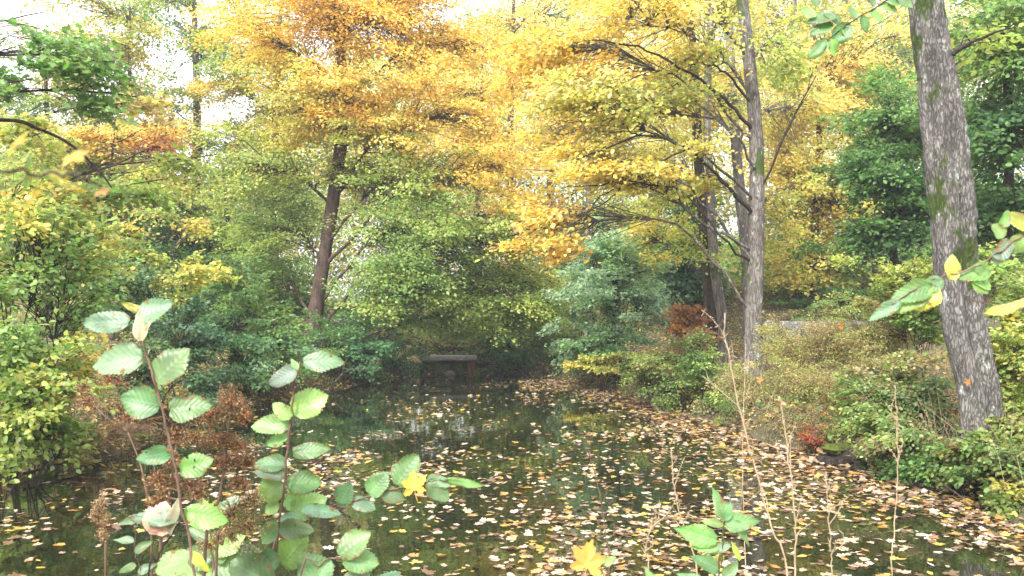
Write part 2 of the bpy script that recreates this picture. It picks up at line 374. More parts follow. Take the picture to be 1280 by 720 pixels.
# added even mist to lift the blacks, one closed box round camera and place
hm, hn, hl = mk('veil'); hv = hn.new('ShaderNodeVolumePrincipled'); hv.inputs['Color'].default_value = (.93, .95, 1, 1); hv.inputs['Density'].default_value = .0013; hv.inputs['Anisotropy'].default_value = .2
ho = hn.new('ShaderNodeOutputMaterial'); hl.new(hv.outputs[0], ho.inputs['Volume'])
hb = np.array([(x, y, z) for z in (-3, 60) for y in (-230, 520) for x in (-420, 420)], float)
tag(new_mesh('haze', hb, np.array([(0, 2, 3, 1), (4, 5, 7, 6), (0, 1, 5, 4), (2, 6, 7, 3), (0, 4, 6, 2), (1, 3, 7, 5)]), hm), 'thin mist added to fade far trees and lift the dark tones', None, kind='stuff')

# ------------------------------------------------------------------ terrain and pond
POND = np.array([(-2.5, 4.2), (3, 4.0), (5.2, 5.2), (5.0, 7.0), (4.75, 8.4), (4.95, 10.0), (4.45, 11.6), (4.15, 13.2), (3.7, 15.6), (3.55, 17.8), (2.9, 20.6),
                 (2.1, 23.5), (1.2, 26.6), (-.2, 28.2), (-1.0, 28.6), (-3.1, 28.6), (-3.6, 26.5), (-4.6, 24.6), (-5.0, 22), (-5.6, 19), (-5.9, 15.5),
                 (-5.7, 12.4), (-6.1, 11.0), (-6.7, 9.6), (-7.2, 7.5), (-5.5, 5.2)])
def sdist(x, y):
    """signed distance to the shore, positive on land"""
    p = np.stack([x, y], -1); best = np.full(x.shape, 1e9); inside = np.zeros(x.shape, bool)
    m = len(POND)
    for i in range(m):
        a = POND[i]; b = POND[(i + 1) % m]; e = b - a; q = p - a
        t = np.clip((q @ e) / (e @ e), 0, 1); d = np.linalg.norm(q - t[..., None] * e, axis=-1); best = np.minimum(best, d)
        c = ((a[1] > y) != (b[1] > y)) & (x < (b[0] - a[0]) * (y - a[1]) / (b[1] - a[1] + 1e-12) + a[0]); inside ^= c
    return np.where(inside, -best, best)
def sm(a, b, x): t = np.clip((x - a) / (b - a), 0, 1); return t * t * (3 - 2 * t)
def H(x, y):
    x = np.asarray(x, float); y = np.asarray(y, float)
    d = sdist(x, y); p = np.stack([x, y, 0 * x], -1)
    d = d + .16 * noise3(p.reshape(-1, 3), 2.3, 1).reshape(x.shape)
    z = -.5 * sm(0, 1.2, -d) - .06 + .42 * sm(-.05, .55, d) + .5 * sm(.4, 6, d)
    right = sm(3, 9, x) * sm(19, 25, y) * .35 + sm(2, 8, x) * 1.6 * sm(24, 33, y) + sm(0, 10, x) * 5 * sm(32, 75, y)
    left = sm(0, 10, -x) * .8 * sm(24, 45, y)
    z = z + right + left + (.07 * noise3(p.reshape(-1, 3), 1.2, 5) + .03 * noise3(p.reshape(-1, 3), 4.5, 6)).reshape(x.shape) * sm(0, .5, d)
    far = np.hypot(x, y - 20)
    return z + 3 * sm(60, 160, far)
def Hs(x, y): return float(H(np.array([x]), np.array([y]))[0])
def axis(a, b, fa, fb, fine, coarse_n):
    return np.concatenate([fa - np.geomspace(fine, fa - a, coarse_n)[::-1], np.arange(fa, fb, fine), fb + np.geomspace(fine, b - fb, coarse_n)])
gx = axis(-400, 400, -10, 13, .16, 40); gy = axis(-200, 500, 2.5, 32, .16, 45)
GX, GY = np.meshgrid(gx, gy); GZ = H(GX, GY)
V = np.stack([GX, GY, GZ], -1).reshape(-1, 3); nx, ny = len(gx), len(gy)
i = (np.arange(ny - 1)[:, None] * nx + np.arange(nx - 1)[None]).ravel()
tag(new_mesh('ground', V, np.stack([i, i + 1, i + nx + 1, i + nx], -1), GROUND, smooth=True), 'brown forest floor and pond bank under the trees', None, kind='structure')
tag(new_mesh('water', np.array([(-9, 3.2, 0), (7.5, 3.2, 0), (7.5, 30.5, 0), (-9, 30.5, 0)], float), np.array([[0, 1, 2, 3]]), WATER),
    'still dark pond water reflecting the trees', None, kind='structure')

# ------------------------------------------------------------------ trees
def tree(name, label, cat, path, rads, lobes, bark, size=.085, per=34, L=.5, shape='rhomb', seed=0, n=12, wob=.04, limb_r=.05, group=None,
         leafmat=None, droop=.25, jit=.45, rise=.5, oneb=False, twig=.006, mult=2.9, root=True):
    base = np.array(path[0], float)
    t = thing(name, label, cat, base, group)
    P = smooth_path(path, 40); rr = np.interp(np.linspace(0, 1, 40), np.linspace(0, 1, len(rads)), rads)
    if root:
        u = np.linspace(0, 1, 40); rr = rr * (1 + .35 * np.exp(-u * 28))
        P[0, 2] -= .3
    v, f, c = tube(P, rr, n, wob, seed)
    trunk = new_mesh('trunk', v, [f, c], bark, t, smooth=True)
    foliage(t, lobes, P, size, per, L, leafmat or LEAF, shape, seed, bark, limb_r, droop, jit, rise=rise, oneb=oneb, twig=twig, mult=mult)
    return t, P, trunk

# tall beech on the left bank: green skirts, orange top
tree('beech_tree', 'tall beech with dark brown trunk, green lower tiers and orange top, left of the plank', 'tree',
     [(*W(388, 440, 27)[:2], .9), W(396, 380, 27), W(410, 290, 27), W(426, 180, 27), W(428, 90, 27), W(415, 0, 27), W(400, -120, 27)], [.26, .22, .2, .19, .15, .12, .06],
     [lobe(450, 20, 26.5, 160, 75, 3, 'O5 Y2', 220), lobe(335, 45, 27, 75, 50, 2, 'O3 Y3', 50), lobe(560, 60, 27, 95, 70, 2.5, 'O4 Y2', 90),
      lobe(370, 130, 26.5, 90, 60, 2.5, 'Y3 YG3', 80), lobe(540, 150, 26, 110, 55, 2.5, 'O3 Y4', 90), lobe(330, 210, 26.5, 90, 50, 2, 'YG4 Y1 LG1', 60),
      lobe(520, 225, 25.5, 80, 45, 2.2, 'YG4 G1', 70), lobe(450, 215, 29, 80, 45, 1.5, 'YG3 Y1', 50), lobe(600, 215, 26, 80, 50, 2.5, 'O3 Y3', 70), lobe(525, 290, 25, 90, 50, 2.5, 'YG3 LG2 G2', 100),
      lobe(350, 290, 28, 70, 50, 2, 'G2 YG3', 60), lobe(610, 300, 25.5, 80, 50, 2.5, 'YG2 G2 Y1', 70), lobe(505, 350, 25, 80, 50, 2.2, 'YG3 LG3 G1', 90), lobe(470, 385, 26, 60, 24, 1.4, 'YG2 LG3 G2', 40), lobe(640, 388, 26.5, 70, 26, 1.4, 'YG4 LG2 G1', 60), lobe(420, 120, 26, 70, 50, 1.6, 'O3 Y3', 60), lobe(470, 165, 25.6, 40, 25, 1.2, 'Y2 YG3', 30),
      lobe(600, 375, 25.5, 95, 45, 2.2, 'YG4 LG1 G1', 80), lobe(330, 350, 28, 60, 40, 1.5, 'G2 YG1 LG1', 50), lobe(660, 360, 26.5, 55, 50, 2, 'YG4 Y1', 40)],
     BARK_BROWN, size=.105, per=42, L=.55, seed=1, limb_r=.055)
# yellow maple on the right bank with spreading dark branches
pD = [(*W(941, 475, 18)[:2], .7), W(942, 400, 18), W(945, 300, 18), W(946, 200, 18), W(940, 110, 18), W(928, 0, 18), W(915, -120, 18)]
tree('maple_tree', 'yellow maple with slim grey trunk and long dark branches reaching left over the pond', 'tree',
     pD, [.20, .17, .165, .15, .13, .12, .07],
     [lobe(800, 30, 17, 90, 55, 1.6, 'Y4 O1', 50), lobe(700, 60, 17, 75, 55, 1.6, 'Y3 O2', 45), lobe(870, 70, 17.5, 60, 50, 1.3, 'Y3 YG3', 24),
      lobe(720, 140, 16.5, 85, 45, 1.5, 'Y4 PY2 YG2', 40), lobe(810, 140, 17, 75, 40, 1.4, 'Y3 YG3', 26), lobe(705, 215, 16.5, 70, 40, 1.4, 'Y3 O2', 36),
      lobe(790, 215, 16.5, 60, 30, 1.2, 'Y4 YG1', 22), lobe(690, 285, 17, 55, 40, 1.2, 'Y3 O3', 32), lobe(860, 220, 17.5, 40, 45, 1.2, 'YG3 Y2', 16),
      lobe(985, 60, 18.5, 45, 60, 1.3, 'YG4 Y1', 20)],
     BARK_GREY, size=.10, per=26, L=.42, shape='oval', seed=2, limb_r=.035, rise=.35, n=16)
tree('maple_tree', 'slender dark trunked maple just left of the slim grey trunked one', 'tree',
     [(*W(893, 450, 21)[:2], .9), W(888, 380, 21), W(880, 280, 21), W(872, 180, 21), W(866, 60, 21), W(850, -80, 21)], [.17, .15, .13, .12, .1, .05],
     [lobe(830, 110, 21.5, 70, 70, 2, 'Y4 YG1 O1', 60), lobe(820, 300, 23, 30, 30, 1.2, 'Y3 YG2', 18), lobe(850, 10, 22, 90, 60, 2, 'O2 Y4', 60), lobe(835, 240, 22, 50, 60, 1.6, 'Y3 YG2', 36)],
     BARK_DARK, size=.10, per=30, L=.45, seed=3, limb_r=.04)
tree('maple_tree', 'paler maple stem pressed against the slender dark trunk', 'tree',
     [(*W(905, 455, 20.4)[:2], .85), W(903, 400, 20.4), W(893, 330, 20.4), W(888, 240, 20.4), W(884, 140, 20.4), W(890, 0, 20.6), W(900, -60, 20.6)], [.13, .12, .115, .1, .09, .07, .04],
     [lobe(905, 30, 21, 45, 60, 1.4, 'YG3 Y2', 26), lobe(860, 300, 21, 40, 40, 1.3, 'YG3 Y1', 14)],
     BARK_GREY, size=.10, per=26, L=.4, seed=4, limb_r=.03)
tree('maple_tree', 'straight pale grey maple behind the slim trunk, its stem showing beside it', 'tree',
     [(*W(938, 450, 26)[:2], 1.2), W(934, 330, 26), W(924, 230, 26), W(916, 130, 26), W(910, 0, 26), W(905, -60, 26)], [.19, .17, .16, .14, .12, .06],
     [lobe(900, 120, 26, 70, 60, 2.2, 'YG3 Y3', 60), lobe(970, 250, 27, 50, 60, 2, 'Y3 YG2', 40), lobe(1000, 140, 28, 60, 60, 2, 'Y3 YG1 PY2', 60)],
     BARK_GREY, size=.11, per=30, L=.5, seed=5)
# big grey twin trunk, right
bt = thing('old_alder', 'massive grey mossy twin-stemmed tree leaning on the right bank', 'tree', (5.32, 10.0, .5))
b = 10.0
PA = smooth_path([(*W(1218, 575, b)[:2], .25), W(1214, 500, b), W(1196, 420, b), W(1184, 330, b), W(1180, 250, b), W(1168, 150, b), W(1154, 50, b), W(1140, -60, b), W(1120, -220, b)], 420)
PB = smooth_path([(*W(1238, 575, b + .05)[:2], .3), W(1234, 500, b + .05), W(1220, 420, b + .05), W(1208, 330, b + .03), W(1203, 250, b), W(1190, 150, b), W(1172, 50, b), W(1160, -60, b), W(1175, -240, b)], 420)
u = np.linspace(0, 1, 420)
v, f, c = tube(PA, (.148 - .02 * u) * (1 + .6 * np.exp(-u * 30)) + .035 * sm(.25, .5, u) * (1 - u), 96, .09, 3, True, .07); new_mesh('trunk', v, [f, c], BARK_BIG, bt, smooth=True)
v, f, c = tube(PB, (.140 - .02 * u) * (1 + .6 * np.exp(-u * 30)) + .03 * sm(.25, .5, u) * (1 - u), 96, .09, 4, True, .07); new_mesh('trunk', v, [f, c], BARK_BIG, bt, smooth=True)
foliage(bt, [lobe(1160, -260, 10.5, 260, 120, 3, 'G3 YG2', 60), lobe(1250, 40, 9.5, 60, 60, 1.1, 'G3 YG3 LG1', 46), lobe(1255, 130, 9.5, 35, 45, .9, 'G3 YG2 Y1', 20)], PB[::10], .085, 30, .35, LEAF, 'oval', 6, BARK_DARK, .03, rise=-.1)

tree('green_maple', 'dark green young maple behind the moss-free gap left of the big trunk', 'tree',
     [(*W(1118, 400, 20)[:2], 1.3), W(1118, 330, 20), W(1112, 250, 20), W(1120, 150, 20), W(1125, 90, 20)], [.10, .09, .07, .05, .02],
     [lobe(1110, 150, 20, 60, 55, 1.3, 'G3 LG2', 60), lobe(1090, 220, 19.5, 50, 45, 1.3, 'G4 BG2', 56), lobe(1140, 260, 20, 50, 50, 1.3, 'G3 DG1 BG1', 56), lobe(1090, 290, 20, 45, 35, 1.2, 'G2 DG2', 40), lobe(1150, 190, 20.5, 35, 60, 1.2, 'G3 BG1', 30)],
     BARK_DARK, size=.10, per=34, L=.42, shape='oval', seed=7, limb_r=.025)
tree('dark_maple', 'dense dark green maple at the right edge behind the big trunk', 'tree',
     [(*W(1262, 420, 16)[:2], 1.2), W(1258, 300, 16), W(1262, 180, 16), W(1255, 40, 16), W(1250, -60, 16)], [.12, .1, .08, .06, .03],
     [lobe(1250, 60, 16, 60, 60, 1.5, 'G3 YG1', 60), lobe(1255, 170, 16, 50, 50, 1.4, 'G3 DG2 BG1', 60), lobe(1265, 260, 16, 45, 50, 1.4, 'G2 DG2', 50), lobe(1240, 320, 17, 45, 40, 1.4, 'G2 YG2', 34), lobe(1310, 150, 16, 60, 110, 2, 'G3 DG1', 50)],
     BARK_DARK, size=.10, per=34, L=.42, shape='oval', seed=8, limb_r=.03)

# far trees: (name,label,px base, Y, trunk radius, bark, lean px, lobes)
def far_tree(name, label, px, Y, r0, bark, lobes, seed, top=-60, lean=0, group=None, size=.14, per=34, L=.7, jit=.5):
    x = (px - 640) / K * Y; z = Hs(x, Y)
    row = 390 - (z - 2) * K / Y
    pts = [(x, Y, z)] + [W(px + lean * f, row + (top - row) * f, Y + .2 * math.sin(f * 5)) + np.array([math.sin(seed + f * 6) * .12, 0, 0]) for f in (.25, .5, .75, 1)]
    return tree(name, label, 'tree', pts, [r0, r0 * .85, r0 * .7, r0 * .5, r0 * .2], [lobe(*a) for a in lobes], bark, size=size, per=per, L=L, seed=seed, limb_r=r0 * .22, group=group, oneb=True, twig=.009, n=10, jit=jit)
far_tree('spruce_tree', 'tall pale straight trunk against the white sky at upper left', 243, 38, .26, BARK_GREY,
         [(235, 40, 38, 60, 40, 2, 'G2 BG1', 34), (250, 120, 38, 50, 20, 2, 'YG2 G1', 12), (235, 230, 38, 60, 25, 2, 'G2 BG1', 16), (265, 285, 37, 60, 30, 2, 'G3 DG1', 40), (215, 0, 38, 60, 30, 2, 'YG2 G1', 34), (170, 110, 39, 60, 40, 2, 'YG2 G1 B1', 34), (270, 60, 38, 50, 50, 2, 'YG2 G1', 34), (260, 180, 38, 50, 40, 2, 'YG2 BG1', 26)], 11, top=-80)
far_tree('birch_tree', 'golden birch with open crown left of the pale straight trunk', 165, 34, .16, BARK_GREY,
         [(110, 90, 34, 70, 40, 2, 'Y3 YG2 B1', 40), (180, 160, 34, 60, 35, 2, 'Y2 O1 YG2', 32), (160, 60, 34, 55, 40, 2, 'YG2 Y2 B1', 26), (200, 200, 34, 50, 30, 1.5, 'Y2 YG2 B1', 30), (60, 60, 34, 60, 50, 2, 'YG3 G1', 40), (140, 20, 34, 60, 50, 2, 'YG2 Y1 G1', 40), (100, 150, 34, 70, 50, 2, 'YG2 Y1', 40)], 12, top=0)
far_tree('oak_tree', 'loose olive oak left of the beech, sky showing through it', 335, 36, .24, BARK_BROWN,
         [(330, 70, 36, 60, 45, 2.2, 'YG3 G1', 50), (350, 140, 36, 70, 40, 2.2, 'YG3 Y1 B1', 40), (300, 230, 36, 50, 35, 2, 'YG3 G1', 26), (370, 250, 36, 60, 45, 2.2, 'YG2 G2', 60), (300, 20, 36, 60, 40, 2, 'YG2 Y2', 44), (290, 110, 36, 50, 40, 2, 'YG2 Y2 O1', 34), (310, 170, 36, 50, 40, 2, 'YG2 G1 Y1', 34)], 13, top=-40, lean=20)
far_tree('rowan_tree', 'small rusty leaved tree under the dark arching branch at left', 140, 30, .09, BARK_BROWN,
         [(140, 175, 30, 70, 30, 1.5, 'Y3 O1 B1', 34), (200, 180, 30, 30, 20, 1.2, 'O2 B2 R1', 14), (120, 235, 30, 60, 30, 1.5, 'YG3 LG1 Y1', 46), (190, 235, 30, 60, 30, 1.5, 'YG3 LG1 Y1', 46), (80, 190, 30, 60, 30, 1.5, 'YG3 Y1', 36), (250, 260, 30, 40, 26, 1.5, 'YG2 G1 Y1', 36)], 14, top=150)
far_tree('maple_tree', 'far orange maple filling the gap right of the beech crown', 600, 40, .2, BARK_DARK,
         [(610, 190, 40, 60, 50, 2.5, 'O2 Y2 B1', 50), (650, 110, 40, 50, 40, 2.5, 'O2 B1 YG1', 26), (600, 270, 40, 60, 30, 2.5, 'YG2 B1 G1', 40), (640, 250, 40, 40, 60, 2.5, 'O2 Y1 YG1', 40), (580, 120, 40, 50, 40, 2, 'Y2 O1', 30)], 15, top=60)
far_tree('birch_tree', 'pale thin birch trunk standing above the blue green bush', 737, 33, .13, STONE,
         [(740, 60, 33, 70, 60, 2.2, 'Y4 O1', 60), (700, 170, 33, 60, 50, 2.2, 'Y3 O1', 60), (770, 160, 33, 60, 60, 2.2, 'Y3 YG1', 60), (680, 270, 34, 50, 40, 2, 'O2 Y3', 50), (790, 260, 33, 45, 45, 2, 'Y2 YG3', 40)], 16, top=-30)
far_tree('maple_tree', 'golden yellow maple on the slope right of the slim grey trunk', 1020, 30, .16, BARK_BROWN,
         [(1010, 120, 30, 60, 60, 2.2, 'PY3 Y3 O1', 80), (1060, 80, 31, 60, 50, 2.2, 'PY2 Y3', 60), (990, 220, 30, 50, 60, 2.2, 'Y4 YG1 O1', 70), (1040, 250, 30, 40, 50, 2, 'Y3 YG2', 50), (1010, 330, 29.5, 60, 40, 2, 'Y2 YG2 G1', 60), (1080, 150, 32, 50, 60, 2, 'YG3 Y2', 50)], 17, top=20)
far_tree('oak_tree', 'grey trunked tree standing low on the green slope', 997, 34, .2, BARK_GREY,
         [(1000, 270, 35, 60, 50, 2.5, 'YG3 G2', 70), (960, 330, 34, 40, 40, 2, 'G3 YG1', 40), (1060, 40, 36, 80, 60, 2.5, 'Y2 YG3', 60)], 18, top=-40)
far_tree('beech_tree', 'broad yellow green tree closing the view above the far bushes', 690, 44, .3, BARK_BROWN,
         [(690, 330, 44, 70, 60, 3, 'YG3 G2', 90), (760, 280, 45, 70, 60, 3, 'G2 YG3', 80), (830, 320, 44, 60, 60, 3, 'G3 YG2', 70), (640, 380, 42, 60, 50, 3, 'G3 YG1', 70), (820, 200, 46, 70, 60, 3, 'Y3 YG2', 70)], 19, top=150)
far_tree('pine_tree', 'dark blue green conifer half hidden left of the slim grey trunk', 850, 30, .18, BARK_DARK,
         [(855, 340, 30, 45, 45, 2, 'DG3 BG2', 70), (830, 300, 31, 40, 40, 2, 'G2 BG2', 40), (860, 260, 30, 30, 40, 1.5, 'G3 DG1', 30)], 20, top=200)
far_tree('oak_tree', 'tall thin crowned tree rising right of the orange beech top', 640, 48, .25, BARK_DARK,
         [(640, 30, 48, 60, 40, 3, 'B2 YG2 O1', 24), (600, 60, 48, 50, 40, 3, 'YG2 O1', 20), (690, 20, 48, 60, 40, 3, 'Y2 O1', 30)], 21, top=-40)
far_tree('maple_tree', 'deep green tree on the slope behind the young maple', 1160, 33, .2, BARK_DARK,
         [(1150, 100, 33, 70, 70, 3, 'G3 YG2', 80), (1150, 240, 32, 80, 70, 3, 'G3 DG1 YG1', 100), (1220, 180, 32, 70, 90, 3, 'G3 DG2', 100), (1100, 330, 31, 70, 50, 2.5, 'G3 DG1', 70), (1240, 300, 30, 60, 70, 3, 'G2 DG2', 80)], 22, top=0)
far_tree('hornbeam_tree', 'green tree behind the left bushes, below the pale straight trunk', 280, 31, .16, BARK_DARK,
         [(230, 300, 31, 70, 45, 2.2, 'G3 BG1', 70), (310, 320, 31, 70, 45, 2.2, 'G3 YG2', 80), (190, 260, 32, 50, 40, 2, 'G2 YG2 BG1', 50), (350, 380, 30, 60, 40, 2, 'G3 DG1', 60), (260, 380, 30, 70, 40, 2, 'G2 DG2', 70)], 23, top=200)
far_tree('hornbeam_tree', 'pale green tree filling the left background under the sky', 60, 33, .18, BARK_DARK,
         [(60, 200, 33, 80, 50, 2.5, 'YG3 LG2', 60), (120, 280, 32, 80, 45, 2.5, 'G2 YG2 Y1', 80), (20, 280, 32, 70, 60, 2.5, 'YG2 G2', 70), (40, 120, 34, 60, 60, 2.5, 'YG2 G2', 40)], 24, top=60)
far_tree('maple_tree', 'yellow maple at the top, high between the two grey trunks', 1060, 40, .2, BARK_GREY,
         [(980, 30, 40, 70, 50, 3, 'YG2 Y2', 60), (1050, 110, 42, 90, 60, 3, 'Y3 PY2', 70), (1110, 60, 40, 60, 60, 3, 'PY2 Y2 YG1', 50), (1200, 60, 40, 80, 60, 3, 'G2 YG2', 50)], 25, top=-20)
# distant wood as one mass
rf = np.random.default_rng(50); m = 24000
th = rf.uniform(-.75, .75, m); dd = rf.uniform(52, 85, m); xs = dd * np.sin(th); ys = dd * np.cos(th)
topz = np.interp(th, [-.75, -.5, -.33, -.2, 0, .15, .3, .75], [15, 11, 8, 17, 22, 24, 26, 28]) * dd / 60
cs = np.stack([xs, ys, H(xs, ys) + topz * rf.uniform(0, 1, m) ** .8], -1)
cc = pal('G4 YG4 DG1 Y2 B1', m, rf)
cc = np.where((cs[:, 2:3] > 10) & (rf.uniform(0, 1, (m, 1)) < .6), pal('Y3 PY2 YG2 O1', m, rf), cc)
P_, N_, D_, S_, C_ = spray_leaves(cs, rf.normal(size=(m, 3)), 1.2, 20, .27, cc, rf, .2, .6, .35)
tag(leaves('far_wood', P_, N_, D_, S_, C_, LEAF, None), 'hazy far-off wood closing the view behind the trees', None, kind='stuff')

# ------------------------------------------------------------------ bushes
def bush(name, label, cat, px, Y, lobes, seed, size=.08, per=34, L=.3, shape='oval', mat=None, droop=.25, jit=.5, stems=6, bark=None, group=None, stem_r=.012, mult=2.0, colj=.22, twig=.004):
    x = (px - 640) / K * Y; z = Hs(x, Y)
    t = thing(name, label, cat, (x, Y, z), group)
    lobes = [lobe(*a) if len(a) == 8 else a for a in lobes]
    r = np.random.default_rng(seed); parts = []
    tops = [lb[0] for lb in lobes]
    for k in range(max(stems, len(tops))):
        c = tops[k % len(tops)]; rad = lobes[k % len(tops)][1]
        e = c + r.normal(0, .35, 3) * rad; a = np.array([x, Y, z - .08]) + np.array([r.normal(0, .12), r.normal(0, .12), 0])
        parts.append(tube(smooth_path([a, (a + e) / 2 + np.array([0, 0, .15]) + r.normal(0, .08, 3), e], 9), np.linspace(stem_r, stem_r * .4, 9), 5))
    v, f = merge(parts); new_mesh('stem', v, f, bark or BARK_DARK, t, smooth=True)
    base = np.array([[x, Y, z + q] for q in np.linspace(0, .6, 5)])
    foliage(t, lobes, base, size, per, L, mat or LEAF, shape, seed, bark or BARK_DARK, stem_r, droop, jit, cname='foliage', bname='twig', twig=twig, rise=1.5, colj=colj, oneb=True, mult=mult)
    return t
# left bank, near
bush('hazel_bush', 'big yellow green hazel bush at the left edge of the picture', 'bush', 20, 10.6,
     [(20, 330, 10.5, 60, 50, .8, 'LG3 YG3 Y2 G1', 34), (80, 370, 10.8, 55, 45, .7, 'LG3 YG2 G1', 30), (25, 430, 10, 55, 50, .7, 'YG2 G2 LG2', 40), (90, 440, 10.6, 40, 40, .6, 'YG3 Y1 LG1', 24), (30, 500, 9.8, 50, 35, .6, 'YG3 Y1 LG1', 30), (20, 250, 10.8, 60, 45, .7, 'LG2 Y2 G2', 26), (95, 300, 11, 50, 40, .7, 'LG2 YG3 Y1', 24), (70, 480, 10.3, 50, 40, .6, 'YG2 LG2 G2 Y1', 36), (20, 545, 9.8, 45, 30, .5, 'YG2 G2', 30), (120, 380, 11.4, 35, 40, .6, 'LG2 YG3', 24), (50, 280, 10.6, 50, 30, .7, 'LG3 Y1', 26)], 60, size=.075, per=26, L=.3, mult=1.9, jit=.6)
bush('hazel_bush', 'yellow leaved low bush touching the water in the left corner', 'bush', 15, 9.9,
     [(15, 570, 9.6, 35, 22, .4, 'YG3 Y1 G1', 14), (60, 520, 10.2, 45, 30, .4, 'YG3 G2', 20), (85, 555, 10.7, 30, 22, .4, 'YG2 B1 G1', 20)], 61, size=.08, per=18, L=.18)
# arching maple bough upper left
def off_tree(label, px, Y, lobes, seed, size, per):
    x = (px - 640) / K * Y
    tree('sycamore_tree', label, 'tree', [(x, Y, Hs(x, Y)), W(px + 5, 250, Y), W(px - 5, 60, Y), W(px + 10, -120, Y), W(px, -300, Y)], [.16, .13, .11, .08, .03], [lobe(*a) for a in lobes], BARK_DARK,
         size=size, per=per, L=.34, shape='maple', seed=seed, mult=1.7, rise=.25, limb_r=.03, twig=.004, oneb=True)
off_tree('green sycamore bough hanging in from the upper left corner', -150, 11.5,
     [(20, 20, 10.8, 70, 34, .9, 'G3 LG2', 34), (90, 75, 10.8, 60, 28, .8, 'G3 LG2', 22), (10, 105, 10.4, 50, 26, .8, 'G3 LG2', 22), (-70, 60, 10, 60, 80, 1, 'G3 LG1', 20), (120, 120, 11, 40, 20, .6, 'G2 LG2 YG1', 12)], 62, .08, 26)
off_tree('sycamore with thin foliage and yellowing leaves at left', -110, 13.5,
     [(30, 170, 12.8, 60, 25, .8, 'YG3 LG1 Y1', 16), (170, 130, 13, 50, 30, .8, 'Y2 YG2 B1', 14), (215, 200, 13, 40, 25, .7, 'YG2 O1 G1', 10), (150, 240, 12.5, 60, 30, .8, 'YG3 LG2', 22), (60, 245, 12, 60, 30, .8, 'Y2 O1 YG1', 20)], 63, .085, 22)
v, f, c = tube(smooth_path([W(-160, 165, 11), W(0, 150, 11.2), W(50, 162, 11.4), (W(90, 182, 11.5)), W(125, 215, 11.6), W(140, 235, 11.7)], 30), np.linspace(.03, .009, 30), 7, .08)
tag(new_mesh('bare_bough', v, [f, c], BARK_DARK, smooth=True), 'dark bare bough arching down in front of the sky at left', 'branch')
# left middle shrubs
bush('holly_bush', 'dark glossy holly bush on the left bank behind the brown seed heads', 'bush', 200, 16,
     [(160, 400, 16, 60, 40, 1, 'DG2 BG1 G2', 50), (230, 430, 15.5, 60, 40, 1, 'DG3 BG2', 50), (170, 350, 16.5, 50, 35, 1, 'DG2 G2', 36), (270, 480, 15, 50, 30, .8, 'DG2 BG2 G1', 36), (180, 470, 14.5, 50, 35, .8, 'DG2 G1 YG1', 36)], 64, size=.07, per=34, L=.24, mat=LEAF_GLOSSY)
bush('maple_bush', 'golden yellow maple sapling above the dark holly', 'bush', 205, 19,
     [(215, 300, 19, 40, 25, .9, 'Y3 O1 YG1', 26), (170, 330, 19, 45, 30, .9, 'YG2 Y1 G1', 30), (240, 345, 19, 40, 30, .9, 'YG3 Y1', 30), (150, 290, 19.5, 40, 30, .9, 'YG1 G2 Y1', 26)], 65, size=.10, per=26, L=.32)
bush('dogwood_bush', 'mid green bush between the holly and the beech trunk', 'bush', 310, 21,
     [(300, 360, 21, 60, 40, 1.2, 'G3 YG1 BG1', 50), (330, 410, 20.5, 60, 35, 1.2, 'BG2 G2 YG1', 60), (280, 430, 19.5, 50, 35, 1, 'G2 BG2', 44), (350, 440, 20, 40, 25, 1, 'PB1 BG1 LG2', 40), (320, 465, 19.5, 45, 22, .8, 'G2 DG2', 36)], 66, size=.085, per=32, L=.32)
bush('elder_bush', 'blue green low bush at the foot of the beech trunk', 'bush', 425, 24.5,
     [(415, 430, 24.5, 50, 28, 1.2, 'BG2 YG1 G2', 60), (460, 445, 24, 40, 25, 1, 'BG3 DG1', 50), (430, 405, 25, 45, 25, 1, 'BG2 G2', 40), (480, 425, 25, 40, 30, 1, 'G2 BG1 YG1', 44)], 67, size=.08, per=32, L=.3)
bush('laurel_bush', 'dark green bush right of the plank at the far end of the pond', 'bush', 640, 29.5,
     [(640, 440, 29, 50, 25, 1.2, 'G2 DG2 BG1', 60), (690, 435, 28.5, 40, 28, 1.2, 'G2 YG1 DG1', 50), (620, 415, 29.5, 50, 25, 1.2, 'YG2 G2', 50), (580, 415, 30, 50, 16, .8, 'G2 YG2', 40), (665, 455, 28.5, 45, 12, .8, 'DG2 G1', 36)], 68, size=.085, per=32, L=.33)
bush('hornbeam_bush', 'dense green bush hanging over the plank from behind', 'bush', 560, 31.5,
     [(480, 415, 31, 60, 26, 1.2, 'G2 YG2 LG1', 60), (550, 408, 31.5, 55, 22, 1.2, 'YG2 LG1 G2', 60), (620, 418, 31.5, 55, 26, 1.2, 'G2 YG1 LG1', 60), (680, 420, 31, 60, 28, 1.2, 'G2 YG2', 60), (430, 420, 30, 60, 26, 1.2, 'G2 BG1', 50)], 75, size=.1, per=32, L=.36)
bush('fern_bush', 'low green growth on the bank left of the plank', 'bush', 455, 27,
     [(450, 465, 25.6, 50, 14, .7, 'G1 YG1 B1', 50), (500, 462, 28.6, 30, 12, .6, 'G1 DG1', 30), (620, 462, 28.3, 30, 12, .6, 'G1 DG1 YG1', 34)], 76, size=.07, per=28, L=.24)
bush('ivy_bush', 'small dark bush left of the plank hanging to the water', 'bush', 495, 27.5,
     [(490, 455, 26.8, 28, 20, .8, 'BG2 DG2', 36), (500, 436, 28, 26, 16, .6, 'G1 YG2 DG1', 30)], 69, size=.075, per=30, L=.25)
